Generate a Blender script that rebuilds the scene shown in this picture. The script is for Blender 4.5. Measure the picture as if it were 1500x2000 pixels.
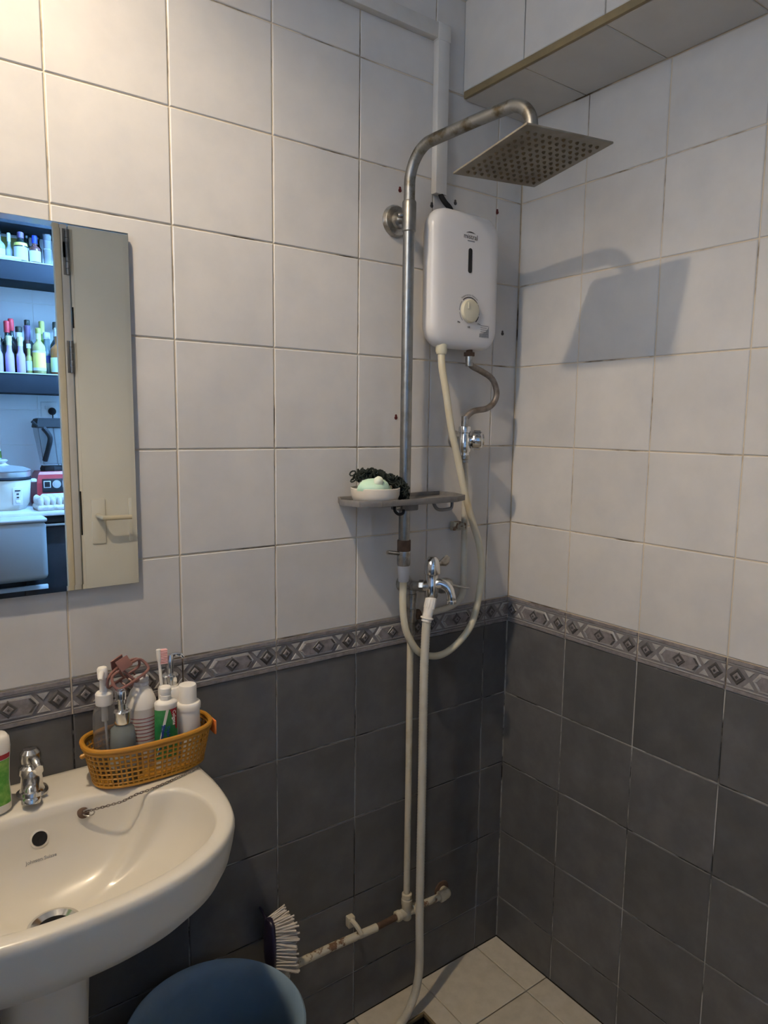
import bpy, bmesh, math, random
from mathutils import Matrix, Vector
random.seed(7)
for o in list(bpy.data.objects): bpy.data.objects.remove(o, do_unlink=True)
S = bpy.context.scene
COL = S.collection
# ------------------------------------------------------------------ camera, world, exposure
cam = bpy.data.cameras.new('camera'); cam_o = bpy.data.objects.new('camera', cam); COL.objects.link(cam_o)
RR = ((0.8094858161315822, -0.5870179766147001, 0.011941884816449009),
      (-0.0630718084281355, -0.10716016061693283, -0.9922392085370123),
      (0.5837419468081683, 0.8024503692489245, -0.1237689154387035))
cam_o.matrix_world = Matrix(((RR[0][0], -RR[1][0], -RR[2][0], -1.33722971),
                             (RR[0][1], -RR[1][1], -RR[2][1], -1.27390055),
                             (RR[0][2], -RR[1][2], -RR[2][2], 1.42981932), (0, 0, 0, 1)))
cam.sensor_fit = 'VERTICAL'; cam.sensor_height = 36.0; cam.lens = 36.0 * 1366.667 / 2000
cam.clip_start = 0.02
S.camera = cam_o
w = bpy.data.worlds.new('world'); S.world = w; w.use_nodes = True
w.node_tree.nodes['Background'].inputs[0].default_value = (0.85, 0.95, 1.08, 1)
w.node_tree.nodes['Background'].inputs[1].default_value = 5.7
S.view_settings.view_transform = 'Standard'; S.view_settings.look = 'None'
S.view_settings.gamma = 1.0; S.view_settings.use_curve_mapping = False
S.view_settings.exposure = 0.0
S.cycles.max_bounces = 8; S.cycles.transmission_bounces = 6; S.cycles.adaptive_threshold = 0.02
BULB = (1.0, 0.80, 0.56); BULB_POWER = 2000.0
TUBE = (0.20, 0.48, 1.0); TUBE_POWER = 3700.0

# fill daylight comes in by an added, unseen louvre window in the left wall; the portal only guides sampling of the sky
pd = bpy.data.lights.new('window_portal', 'AREA'); pd.shape = 'RECTANGLE'; pd.size = 0.66; pd.size_y = 0.76; pd.cycles.is_portal = True
po = bpy.data.objects.new('window_portal', pd); COL.objects.link(po)
po.matrix_world = Matrix(((0, 0, -1, -1.89), (-1, 0, 0, -0.74), (0, 1, 0, 2.07), (0, 0, 0, 1)))

# ------------------------------------------------------------------ materials
def mat(name, col, rough=0.5, metal=0.0, var=None, bump=None, trans=0.0, ior=1.45, emit=None, rnd=0.0, spec=None, coat=0.0, rvar=None):
    """procedural principled material; var=(colour2, scale, low, high[, stretch]) mixes by noise, bump=(scale, strength)"""
    m = bpy.data.materials.new(name); m.use_nodes = True
    nt = m.node_tree; b = nt.nodes['Principled BSDF']
    b.inputs['Base Color'].default_value = (*col, 1); b.inputs['Roughness'].default_value = rough
    b.inputs['Metallic'].default_value = metal; b.inputs['IOR'].default_value = ior
    b.inputs['Transmission Weight'].default_value = trans
    if coat: b.inputs['Coat Weight'].default_value = coat; b.inputs['Coat Roughness'].default_value = 0.08
    if spec is not None: b.inputs['Specular IOR Level'].default_value = spec
    src = None
    if var or bump or rvar:
        tc = nt.nodes.new('ShaderNodeNewGeometry')
        mp = nt.nodes.new('ShaderNodeMapping'); nt.links.new(tc.outputs['Position'], mp.inputs['Vector'])
        if var and len(var) > 4: mp.inputs['Scale'].default_value = var[4]
    if var:
        n = nt.nodes.new('ShaderNodeTexNoise'); n.inputs['Scale'].default_value = var[1]; n.inputs['Detail'].default_value = 5
        n.inputs['Roughness'].default_value = 0.6
        nt.links.new(mp.outputs[0], n.inputs['Vector'])
        r = nt.nodes.new('ShaderNodeMapRange'); r.inputs['From Min'].default_value = var[2]; r.inputs['From Max'].default_value = var[3]
        nt.links.new(n.outputs['Fac'], r.inputs['Value'])
        mx = nt.nodes.new('ShaderNodeMix'); mx.data_type = 'RGBA'
        mx.inputs['A'].default_value = (*col, 1); mx.inputs['B'].default_value = (*var[0], 1)
        nt.links.new(r.outputs[0], mx.inputs['Factor']); src = mx.outputs['Result']
    if rnd:
        oi = nt.nodes.new('ShaderNodeObjectInfo'); r2 = nt.nodes.new('ShaderNodeMapRange')
        r2.inputs['To Min'].default_value = 1 - rnd; r2.inputs['To Max'].default_value = 1 + rnd
        nt.links.new(oi.outputs['Random'], r2.inputs['Value'])
        hs = nt.nodes.new('ShaderNodeHueSaturation'); hs.inputs['Color'].default_value = (*col, 1)
        if src: nt.links.new(src, hs.inputs['Color'])
        nt.links.new(r2.outputs[0], hs.inputs['Value']); src = hs.outputs[0]
    if src: nt.links.new(src, b.inputs['Base Color'])
    if rvar:
        n3 = nt.nodes.new('ShaderNodeTexNoise'); n3.inputs['Scale'].default_value = rvar[0]; n3.inputs['Detail'].default_value = 4
        nt.links.new(mp.outputs[0], n3.inputs['Vector'])
        r3 = nt.nodes.new('ShaderNodeMapRange'); r3.inputs['To Min'].default_value = rvar[1]; r3.inputs['To Max'].default_value = rvar[2]
        nt.links.new(n3.outputs['Fac'], r3.inputs['Value']); nt.links.new(r3.outputs[0], b.inputs['Roughness'])
    if bump:
        n2 = nt.nodes.new('ShaderNodeTexNoise'); n2.inputs['Scale'].default_value = bump[0]; n2.inputs['Detail'].default_value = 4
        nt.links.new(mp.outputs[0], n2.inputs['Vector'])
        bp = nt.nodes.new('ShaderNodeBump'); bp.inputs['Strength'].default_value = bump[1]; bp.inputs['Distance'].default_value = 0.002
        nt.links.new(n2.outputs['Fac'], bp.inputs['Height']); nt.links.new(bp.outputs[0], b.inputs['Normal'])
    if emit:
        b.inputs['Emission Color'].default_value = (*emit[0], 1); b.inputs['Emission Strength'].default_value = emit[1]
    return m
M = {}
M['tile_light'] = mat('tile_light', (0.60, 0.58, 0.555), 0.17, var=((0.53, 0.52, 0.51), 9, 0.35, 0.7), bump=(25, 0.03), rnd=0.03)
M['tile_dark'] = mat('tile_dark', (0.092, 0.091, 0.092), 0.33, var=((0.130, 0.128, 0.129), 14, 0.4, 0.75), bump=(40, 0.05), rnd=0.12)
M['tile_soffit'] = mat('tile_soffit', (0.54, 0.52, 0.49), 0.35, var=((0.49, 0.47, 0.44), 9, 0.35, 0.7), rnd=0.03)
M['grout_light'] = mat('grout_light', (0.62, 0.53, 0.40), 0.9, var=((0.12, 0.09, 0.06), 5, 0.52, 0.62))
M['grout_dark'] = mat('grout_dark', (0.42, 0.41, 0.39), 0.9, var=((0.02, 0.02, 0.02), 7, 0.46, 0.58))
M['band_base'] = mat('band_base', (0.17, 0.16, 0.165), 0.4, var=((0.23, 0.215, 0.22), 60, 0.4, 0.7))
M['band_light'] = mat('band_light', (0.40, 0.385, 0.375), 0.4, var=((0.30, 0.29, 0.28), 60, 0.4, 0.7))
M['band_mid'] = mat('band_mid', (0.24, 0.22, 0.225), 0.4, var=((0.15, 0.135, 0.14), 70, 0.4, 0.7))
M['band_dark'] = mat('band_dark', (0.060, 0.057, 0.057), 0.4, var=((0.10, 0.095, 0.095), 70, 0.4, 0.7))
M['floor_tile'] = mat('floor_tile', (0.56, 0.51, 0.42), 0.45, var=((0.48, 0.435, 0.35), 30, 0.4, 0.7), rnd=0.05, bump=(300, 0.05))
M['grout_floor'] = mat('grout_floor', (0.06, 0.045, 0.03), 0.9)
M['paint_white'] = mat('paint_white', (0.66, 0.65, 0.63), 0.8)
M['plaster'] = mat('plaster', (0.62, 0.60, 0.56), 0.85)
M['trunk'] = mat('trunk', (0.60, 0.585, 0.56), 0.5, var=((0.50, 0.485, 0.45), 8, 0.45, 0.75))
M['trim_brown'] = mat('trim_brown', (0.25, 0.19, 0.10), 0.5, var=((0.17, 0.13, 0.07), 14, 0.4, 0.7))
M['steel'] = mat('steel', (0.30, 0.30, 0.295), 0.34, 1.0, var=((0.20, 0.195, 0.18), 30, 0.45, 0.75), rvar=(20, 0.22, 0.5))
M['steel_rust'] = mat('steel_rust', (0.29, 0.29, 0.28), 0.4, 1.0, var=((0.13, 0.105, 0.065), 26, 0.48, 0.64), rvar=(20, 0.28, 0.6))
M['head_under'] = mat('head_under', (0.27, 0.25, 0.215), 0.55, 0.3, var=((0.15, 0.115, 0.075), 9, 0.40, 0.68))
M['nozzle'] = mat('nozzle', (0.085, 0.062, 0.03), 0.6, var=((0.15, 0.10, 0.045), 50, 0.4, 0.7))
M['chrome'] = mat('chrome', (0.72, 0.72, 0.72), 0.12, 1.0, rvar=(30, 0.06, 0.25))
M['chrome_dull'] = mat('chrome_dull', (0.45, 0.44, 0.42), 0.3, 1.0, var=((0.24, 0.22, 0.19), 60, 0.45, 0.7))
M['rust'] = mat('rust', (0.085, 0.050, 0.034), 0.85, 0.2, var=((0.15, 0.095, 0.065), 40, 0.4, 0.7), bump=(120, 0.4))
M['heater_white'] = mat('heater_white', (0.70, 0.68, 0.67), 0.36, coat=0.2)
M['heater_back'] = mat('heater_back', (0.66, 0.60, 0.50), 0.5)
M['cream'] = mat('cream', (0.64, 0.60, 0.46), 0.35)
M['hose_cream'] = mat('hose_cream', (0.60, 0.55, 0.42), 0.4, var=((0.55, 0.42, 0.20), 3, 0.52, 0.7))
M['hose_white'] = mat('hose_white', (0.56, 0.53, 0.45), 0.5, var=((0.42, 0.39, 0.32), 18, 0.45, 0.8))
M['pipe_paint'] = mat('pipe_paint', (0.54, 0.49, 0.38), 0.55, var=((0.38, 0.32, 0.2), 25, 0.5, 0.75), bump=(90, 0.3))
M['pipe_peel'] = mat('pipe_peel', (0.52, 0.48, 0.38), 0.6, var=((0.16, 0.09, 0.05), 45, 0.56, 0.62), bump=(90, 0.5))
M['braid'] = mat('braid', (0.27, 0.24, 0.22), 0.45, 0.8, var=((0.16, 0.13, 0.11), 60, 0.4, 0.7), bump=(900, 0.5))
M['black'] = mat('black', (0.012, 0.012, 0.013), 0.6, spec=0.25)
M['black_gloss'] = mat('black_gloss', (0.015, 0.015, 0.018), 0.15)
M['ink'] = mat('ink', (0.05, 0.045, 0.045), 0.6)
M['ink_grey'] = mat('ink_grey', (0.22, 0.22, 0.23), 0.6)
M['sticker'] = mat('sticker', (0.25, 0.26, 0.27), 0.5, var=((0.36, 0.36, 0.37), 160, 0.4, 0.7))
M['red_plug'] = mat('red_plug', (0.10, 0.012, 0.012), 0.6)
M['shelf_grey'] = mat('shelf_grey', (0.14, 0.135, 0.135), 0.5, var=((0.20, 0.19, 0.185), 30, 0.4, 0.7))
M['ceramic'] = mat('ceramic', (0.66, 0.62, 0.54), 0.30, coat=0.12, var=((0.62, 0.585, 0.51), 5, 0.4, 0.7))
M['dish'] = mat('dish', (0.70, 0.64, 0.56), 0.35)
M['soap'] = mat('soap', (0.50, 0.74, 0.58), 0.45, var=((0.62, 0.82, 0.68), 30, 0.4, 0.7))
M['soap_pale'] = mat('soap_pale', (0.74, 0.80, 0.68), 0.45)
M['sponge'] = mat('sponge', (0.012, 0.018, 0.016), 0.9)
M['pail'] = mat('pail', (0.19, 0.28, 0.37), 0.45, var=((0.21, 0.305, 0.40), 20, 0.4, 0.7), bump=(60, 0.05))
M['brush_handle'] = mat('brush_handle', (0.018, 0.014, 0.035), 0.4)
M['bristle'] = mat('bristle', (0.62, 0.57, 0.52), 0.7)
M['mirror'] = mat('mirror', (0.88, 0.90, 0.90), 0.0, 1.0)
M['mirror_edge'] = mat('mirror_edge', (0.30, 0.34, 0.33), 0.2, 0.5)
M['basket'] = mat('basket', (0.42, 0.19, 0.018), 0.4)
M['orange'] = mat('orange', (0.75, 0.20, 0.04), 0.4)
M['plastic_white'] = mat('plastic_white', (0.78, 0.75, 0.70), 0.35)
M['plastic_grey'] = mat('plastic_grey', (0.52, 0.52, 0.54), 0.3)
M['clear'] = mat('clear', (0.80, 0.80, 0.80), 0.08, trans=0.92, ior=1.25)
M['glass_grey'] = mat('glass_grey', (0.24, 0.27, 0.27), 0.25, trans=0.35, ior=1.3)
M['clip'] = mat('clip', (0.22, 0.105, 0.09), 0.35)
M['pink'] = mat('pink', (0.75, 0.42, 0.42), 0.5)
M['tube_green'] = mat('tube_green', (0.02, 0.20, 0.06), 0.35, var=((0.10, 0.38, 0.12), 25, 0.45, 0.7))
M['tube_red'] = mat('tube_red', (0.36, 0.02, 0.03), 0.35)
M['tube_blue'] = mat('tube_blue', (0.03, 0.07, 0.30), 0.35)
M['label_red'] = mat('label_red', (0.35, 0.11, 0.10), 0.5)
M['label_white'] = mat('label_white', (0.62, 0.58, 0.54), 0.5)
M['green_label'] = mat('green_label', (0.07, 0.28, 0.03), 0.4, var=((0.28, 0.48, 0.10), 40, 0.45, 0.65))
M['door'] = mat('door', (0.80, 0.765, 0.66), 0.5, var=((0.77, 0.735, 0.63), 3, 0.4, 0.7))
M['door_jamb'] = mat('door_jamb', (0.72, 0.63, 0.46), 0.5, var=((0.64, 0.56, 0.40), 6, 0.4, 0.7))
M['door_strip'] = mat('door_strip', (0.62, 0.60, 0.56), 0.4)
M['hinge'] = mat('hinge', (0.20, 0.20, 0.20), 0.4, 0.8)
M['k_tile'] = mat('k_tile', (0.60, 0.62, 0.64), 0.2, rnd=0.02)
M['k_shelf'] = mat('k_shelf', (0.016, 0.018, 0.022), 0.75, spec=0.1)
M['k_counter'] = mat('k_counter', (0.62, 0.63, 0.64), 0.3)
M['k_cab'] = mat('k_cab', (0.018, 0.017, 0.019), 0.5, spec=0.2, var=((0.026, 0.025, 0.027), 10, 0.4, 0.7))
M['k_white'] = mat('k_white', (0.68, 0.69, 0.68), 0.35)
M['k_bin'] = mat('k_bin', (0.24, 0.245, 0.25), 0.4, spec=0.3)
M['k_lid'] = mat('k_lid', (0.42, 0.43, 0.44), 0.4, spec=0.3)
M['k_red'] = mat('k_red', (0.30, 0.02, 0.025), 0.3)
M['k_alu'] = mat('k_alu', (0.6, 0.6, 0.6), 0.35, 0.8)
M['cooker'] = mat('cooker', (0.70, 0.68, 0.58), 0.35)
M['egg_tray'] = mat('egg_tray', (0.62, 0.60, 0.56), 0.8, var=((0.40, 0.38, 0.33), 30, 0.5, 0.7))
M['lamp_shade'] = mat('lamp_shade', (0.16, 0.15, 0.13), 0.7)
def glassm(n, c, r=0.12): M[n] = mat(n, c, r, trans=0.0, coat=0.4)
glassm('b_dark', (0.012, 0.016, 0.014)); glassm('b_green', (0.06, 0.09, 0.01)); glassm('b_amber', (0.22, 0.075, 0.02))
glassm('b_pink', (0.50, 0.36, 0.58), 0.25); glassm('b_gold', (0.62, 0.60, 0.34), 0.3); glassm('b_blue', (0.02, 0.04, 0.36))
glassm('b_red', (0.36, 0.02, 0.03), 0.3); glassm('b_brown', (0.07, 0.03, 0.025)); glassm('b_olive', (0.25, 0.24, 0.06), 0.3)
glassm('b_pale', (0.32, 0.36, 0.36)); glassm('b_yellow', (0.70, 0.62, 0.12), 0.5); glassm('b_teal', (0.20, 0.28, 0.30))
glassm('b_white', (0.72, 0.72, 0.70), 0.4); glassm('b_tequila', (0.30, 0.27, 0.10)); glassm('b_purple', (0.08, 0.05, 0.10))
glassm('b_mint', (0.55, 0.66, 0.56), 0.5)

# ------------------------------------------------------------------ mesh builder
class MB:
    def __init__(s): s.v = []; s.f = []; s.m = []
    def add(s, v, f, mi=0, mx=None):
        n = len(s.v)
        s.v += [tuple(mx @ Vector(p)) if mx else tuple(p) for p in v]
        s.f += [tuple(i + n for i in q) for q in f]; s.m += [mi] * len(f); return s
    def box(s, c, d, r=0.0, mi=0, mx=None, seg=2):
        bm = bmesh.new(); bmesh.ops.create_cube(bm, size=1.0)
        bmesh.ops.scale(bm, vec=d, verts=bm.verts)
        if r > 0: bmesh.ops.bevel(bm, geom=list(bm.edges), offset=min(r, min(d) * 0.49), segments=seg, profile=0.5, affect='EDGES')
        bmesh.ops.translate(bm, vec=c, verts=bm.verts)
        bm.verts.index_update()
        s.add([v.co[:] for v in bm.verts], [[v.index for v in f.verts] for f in bm.faces], mi, mx); bm.free(); return s
    def lathe(s, prof, n=24, mx=None, mi=0, sx=1.0, sy=1.0, caps=True):
        """prof [(r, z)...] round the z axis, optionally elliptic"""
        v = []; f = []
        for r, z in prof:
            for k in range(n):
                a = 2 * math.pi * k / n; v.append((r * sx * math.cos(a), r * sy * math.sin(a), z))
        for i in range(len(prof) - 1):
            for k in range(n):
                k2 = (k + 1) % n; f.append((i * n + k, i * n + k2, (i + 1) * n + k2, (i + 1) * n + k))
        if caps:
            if prof[0][0] > 1e-6: f.append(tuple(reversed(range(n))))
            if prof[-1][0] > 1e-6: f.append(tuple((len(prof) - 1) * n + k for k in range(n)))
        return s.add(v, f, mi, mx)
    def cyl(s, a, b, r, n=16, r2=None, mi=0):
        a = Vector(a); b = Vector(b); q = (b - a).to_track_quat('Z', 'Y')
        mx = Matrix.Translation(a) @ q.to_matrix().to_4x4()
        return s.lathe([(r, 0), (r if r2 is None else r2, (b - a).length)], n, mx, mi)
    def axl(s, a, b, prof, n=20, mi=0):
        """lathe profile [(r, t)] with t metres along the axis from a towards b"""
        a = Vector(a); b = Vector(b); q = (b - a).to_track_quat('Z', 'Y')
        return s.lathe(prof, n, Matrix.Translation(a) @ q.to_matrix().to_4x4(), mi)
    def tube(s, pts, r, n=12, mi=0, sub=6, caps=True, closed=False, rib=None):
        P = [Vector(p) for p in pts]
        if sub > 1:
            Q = []; L = len(P); rng = L if closed else L - 1
            for i in range(rng):
                g = (lambda k: P[k % L]) if closed else (lambda k: P[min(max(k, 0), L - 1)])
                p0, p1, p2, p3 = g(i - 1), g(i), g(i + 1), g(i + 2)
                for k in range(sub):
                    t = k / sub
                    Q.append(0.5 * ((2 * p1) + (p2 - p0) * t + (2 * p0 - 5 * p1 + 4 * p2 - p3) * t * t + (3 * p1 - p0 - 3 * p2 + p3) * t ** 3))
            if not closed: Q.append(P[-1].copy())
            P = Q
        L = len(P); v = []; f = []
        tan = []
        for i in range(L):
            a = P[(i - 1) % L] if closed else P[max(i - 1, 0)]; b = P[(i + 1) % L] if closed else P[min(i + 1, L - 1)]
            tan.append((b - a).normalized())
        ref = Vector((0, 0, 1)) if abs(tan[0].z) < 0.9 else Vector((1, 0, 0))
        nrm = (ref - tan[0] * ref.dot(tan[0])).normalized()
        for i in range(L):
            nrm = (nrm - tan[i] * nrm.dot(tan[i])).normalized(); bi = tan[i].cross(nrm)
            rr = r[min(i * len(r) // L, len(r) - 1)] if isinstance(r, (list, tuple)) else r
            if rib: rr += rib if i % 2 else -rib
            for k in range(n):
                a = 2 * math.pi * k / n; v.append(P[i] + nrm * (rr * math.cos(a)) + bi * (rr * math.sin(a)))
        rng = L if closed else L - 1
        for i in range(rng):
            j = (i + 1) % L
            for k in range(n):
                k2 = (k + 1) % n; f.append((i * n + k, i * n + k2, j * n + k2, j * n + k))
        if caps and not closed:
            f.append(tuple(reversed(range(n)))); f.append(tuple((L - 1) * n + k for k in range(n)))
        return s.add(v, f, mi)
    def prism(s, poly, z0, z1, mx=None, mi=0, top=1.0):
        """polygon (counter-clockwise) extruded z0->z1, the top face scaled about its centre"""
        n = len(poly); cx = sum(p[0] for p in poly) / n; cy = sum(p[1] for p in poly) / n
        v = [(p[0], p[1], z0) for p in poly] + [(cx + (p[0] - cx) * top, cy + (p[1] - cy) * top, z1) for p in poly]
        f = [tuple(reversed(range(n))), tuple(range(n, 2 * n))] + [(i, (i + 1) % n, n + (i + 1) % n, n + i) for i in range(n)]
        return s.add(v, f, mi, mx)
    def loft(s, rings, mi=0, cap0=True, cap1=True, mx=None):
        n = len(rings[0]); v = [p for r in rings for p in r]; f = []
        for i in range(len(rings) - 1):
            for k in range(n):
                k2 = (k + 1) % n; f.append((i * n + k, i * n + k2, (i + 1) * n + k2, (i + 1) * n + k))
        if cap0: f.append(tuple(reversed(range(n))))
        if cap1: f.append(tuple((len(rings) - 1) * n + k for k in range(n)))
        return s.add(v, f, mi, mx)
    def mesh(s, name, mats, off=(0, 0, 0), smooth=35, fix=True):
        me = bpy.data.meshes.new(name)
        me.from_pydata([(p[0] - off[0], p[1] - off[1], p[2] - off[2]) for p in s.v], [], s.f)
        for m in (mats if isinstance(mats, (list, tuple)) else [mats]): me.materials.append(M[m])
        me.polygons.foreach_set('material_index', s.m)
        if fix:
            bm = bmesh.new(); bm.from_mesh(me); bmesh.ops.recalc_face_normals(bm, faces=bm.faces); bm.to_mesh(me); bm.free()
        if smooth:
            me.polygons.foreach_set('use_smooth', [True] * len(me.polygons)); me.set_sharp_from_angle(angle=math.radians(smooth))
        me.update(); return me

def link(name, data, parent=None, loc=None):
    o = bpy.data.objects.new(name, data); COL.objects.link(o)
    if parent: o.parent = parent
    if loc is not None: o.location = loc
    return o
def wloc(o):
    v = Vector((0, 0, 0))
    while o: v += o.location; o = o.parent
    return v
def part(root, name, mb, mats, smooth=35, label=None, kind=None):
    """mesh built in world coordinates, parented to root (things are never rotated at the root)"""
    o = link(name, mb.mesh(name, mats, wloc(root), smooth), root)
    if label: o['label'] = label
    if kind: o['kind'] = kind
    return o
def tag(o, label, cat, group=None):
    o['label'] = label; o['category'] = cat
    if group: o['group'] = group
    return o
def thing(name, loc, label, cat, group=None):
    return tag(link(name, None, None, loc), label, cat, group)
def solo(name, mb, mats, loc, label, cat, group=None, smooth=35):
    return tag(link(name, mb.mesh(name, mats, loc, smooth), None, loc), label, cat, group)
def struct(name, mb, mats, label=None, cat=None, smooth=None, loc=(0, 0, 0)):
    o = link(name, mb.mesh(name, mats, loc, smooth), None, loc); o['kind'] = 'structure'
    if label: o['label'] = label
    if cat: o['category'] = cat
    return o
def text_mesh(body, size, mats, mx, extrude=0.0002, align='CENTER'):
    cu = bpy.data.curves.new('text', 'FONT'); cu.body = body; cu.size = size; cu.extrude = extrude; cu.align_x = align; cu.align_y = 'CENTER'
    cu.resolution_u = 3
    t = bpy.data.objects.new('text', cu); COL.objects.link(t)
    dg = bpy.context.evaluated_depsgraph_get(); me = bpy.data.meshes.new_from_object(t.evaluated_get(dg))
    bpy.data.objects.remove(t, do_unlink=True); me.transform(mx)
    me.materials.clear(); me.materials.append(M[mats]); return me
def text(root, name, body, size, m, mx, extrude=0.0002):
    me = text_mesh(body, size, m, mx, extrude); me.transform(Matrix.Translation(-wloc(root))); me.name = name
    return link(name, me, root)
FACE_A = Matrix(((1, 0, 0, 0), (0, 0, -1, 0), (0, 1, 0, 0), (0, 0, 0, 1)))          # local xy -> world xz, facing -y
def onA(x, y, z, rot=0): return Matrix.Translation((x, y, z)) @ FACE_A @ Matrix.Rotation(rot, 4, 'Z')

# ================================================================== the room
CEIL = 2.74; XL = -1.78; YC = -1.94
ZR = [0.0, 0.1223, 0.3208, 0.5193, 0.7178, 0.9163, 0.9822, 1.1810, 1.3798, 1.5786, 1.7774, 1.9762, 2.1750, 2.3738, 2.5726, CEIL]
G = 0.0013                     # half a joint
tile_cache = {}
def tile_mesh(w, h, m, t=0.007):
    k = (round(w, 4), round(h, 4), m)
    if k not in tile_cache:
        b = MB(); W, H = w / 2 - G, h / 2 - G; c = min(0.0016, W * 0.4, H * 0.4)
        v = [(-W, -H, 0), (W, -H, 0), (W, H, 0), (-W, H, 0), (-W, -H, t - c * .7), (W, -H, t - c * .7), (W, H, t - c * .7), (-W, H, t - c * .7),
             (-W + c, -H + c, t), (W - c, -H + c, t), (W - c, H - c, t), (-W + c, H - c, t)]
        f = [(3, 2, 1, 0), (8, 9, 10, 11)]
        for i in range(4):
            j = (i + 1) % 4; f += [(i, j, 4 + j, 4 + i), (4 + i, 4 + j, 8 + j, 8 + i)]
        b.add(v, f); tile_cache[k] = b.mesh('tile', m, smooth=None, fix=False)
    return tile_cache[k]
GROUT = 0.0055
def put_tile(parent, me, loc, basis, name='tile'):
    o = bpy.data.objects.new(name, me); COL.objects.link(o); o.parent = parent
    j = Matrix.Rotation(random.uniform(-.0012, .0012), 4, 'X') @ Matrix.Rotation(random.uniform(-.0012, .0012), 4, 'Y')
    o.matrix_local = Matrix.Translation(Vector(loc) - wloc(parent)) @ basis @ j @ Matrix.Translation((0, 0, random.uniform(-.0002, .0002)))
    return o
FACE_B = Matrix(((0, 0, -1, 0), (-1, 0, 0, 0), (0, 1, 0, 0), (0, 0, 0, 1)))         # local x -> -y, y -> z, facing -x
# decorative border tile, 0.2 x 0.066, relief pattern of diamonds and a long hexagon
def border_mesh(w):
    k = ('border', round(w, 4))
    if k in tile_cache: return tile_cache[k]
    b = MB(); H = 0.0659; x0 = G; x1 = w - G
    b.box((w / 2, H / 2, 0.0025), (w - 2 * G, H - 2 * G, 0.005), mi=0)
    for v0, v1, h, mi in ((0.0015, 0.008, 0.0075, 2), (0.0095, 0.0115, 0.006, 1), (0.0545, 0.0565, 0.006, 1), (0.058, 0.0645, 0.0075, 2)):
        b.prism([(x0, v0), (x1, v0), (x1, v1), (x0, v1)], 0.004, h, mi=mi, top=0.985)
    c = 0.033
    def clip(poly):
        return all(x0 <= p[0] <= x1 for p in poly)
    def pr(poly, h, mi, top):
        if clip(poly): b.prism(poly, 0.004, h, mi=mi, top=top)
    for u in (0.0225, 0.1775):
        d = lambda a, e: [(u - a, c), (u, c - e), (u + a, c), (u, c + e)]
        pr(d(.0185, .0195), 0.0066, 3, 0.72); pr(d(.0115, .0125), 0.0082, 2, 0.6); pr(d(.006, .0065), 0.0092, 3, 0.5)
    pr([(.0495, c), (.063, c - .019), (.137, c - .019), (.1505, c), (.137, c + .019), (.063, c + .019)], 0.0064, 1, 0.9)
    pr([(.0555, c), (.066, c - .0145), (.134, c - .0145), (.1445, c), (.134, c + .0145), (.066, c + .0145)], 0.0074, 2, 0.93)
    pr([(.081, c), (.1, c - .0185), (.119, c), (.1, c + .0185)], 0.0085, 3, 0.72)
    pr([(.088, c), (.1, c - .0115), (.112, c), (.1, c + .0115)], 0.0098, 2, 0.6)
    pr([(.0945, c), (.1, c - .0055), (.1055, c), (.1, c + .0055)], 0.0104, 3, 0.5)
    for u0 in (0.0455, 0.1545):
        pr([(u0 - .0125, c + .018), (u0, c + .003), (u0 + .0125, c + .018)], 0.0062, 1, 0.7)
        pr([(u0 - .0125, c - .018), (u0 + .0125, c - .018), (u0, c - .003)], 0.0062, 1, 0.7)
    for u0, s_ in ((0.0015, 1), (0.1985, -1)):
        for sg in (1, -1):
            q = [(u0, c + sg * .018), (u0, c + sg * .006), (u0 + s_ * .011, c + sg * .018)]
            if s_ * sg < 0: q = q[::-1]
            pr([(min(max(a, x0), x1), e) for a, e in q], 0.0062, 1, 0.7)
    for u0, s_ in ((.0635, 1), (.1365, -1)):      # dark chevrons in the ends of the hexagon
        for sg in (1, -1):
            q = [(u0 - s_ * .008, c), (u0 - s_ * .003, c), (u0 + s_ * .007, c + sg * .0135), (u0 + s_ * .002, c + sg * .0135)]
            if s_ * sg < 0: q = q[::-1]
            pr(q, 0.0081, 3 if s_ < 0 else 1, 0.8)
    b.v = [(p[0], p[1], p[2] * 1.32) for p in b.v]
    tile_cache[k] = b.mesh('border_tile', ['band_base', 'band_light', 'band_mid', 'band_dark'], smooth=None)
    return tile_cache[k]
def cells(a0, a1, first, pitch):
    """joint positions from a0 (nearest the corner) to a1"""
    e = [a0, first]
    while e[-1] + pitch < a1 - 0.01: e.append(e[-1] + pitch)
    e.append(a1); return e
def tiled_wall(slab, edges, basis, origin, axis, zmax=None):
    """origin + axis*s along the wall, s measured from the corner"""
    for i in range(len(edges) - 1):
        s0, s1 = edges[i], edges[i + 1]
        for r in range(len(ZR) - 1):
            z0, z1 = ZR[r], ZR[r + 1]
            if zmax:
                if z0 >= zmax - .005: continue
                z1 = min(z1, zmax)
            c = Vector(origin) + Vector(axis) * ((s0 + s1) / 2); c.z = (z0 + z1) / 2
            if r == 5:
                me = border_mesh(0.2); nrm = basis @ Vector((0, 0, 1))
                # whole tiles only; the cut piece by the corner is narrower
                if abs((s1 - s0) - 0.2) > 0.002: me = border_cut(s1 - s0, basis is FACE_A)
                lo = Vector(origin) + Vector(axis) * (s1 if basis is FACE_A else s0); lo.z = z0
                put_tile(slab, me, lo, basis, 'border_tile')
            else:
                put_tile(slab, tile_mesh(s1 - s0, z1 - z0, 'tile_light' if r > 5 else 'tile_dark'), c, basis)
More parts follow.
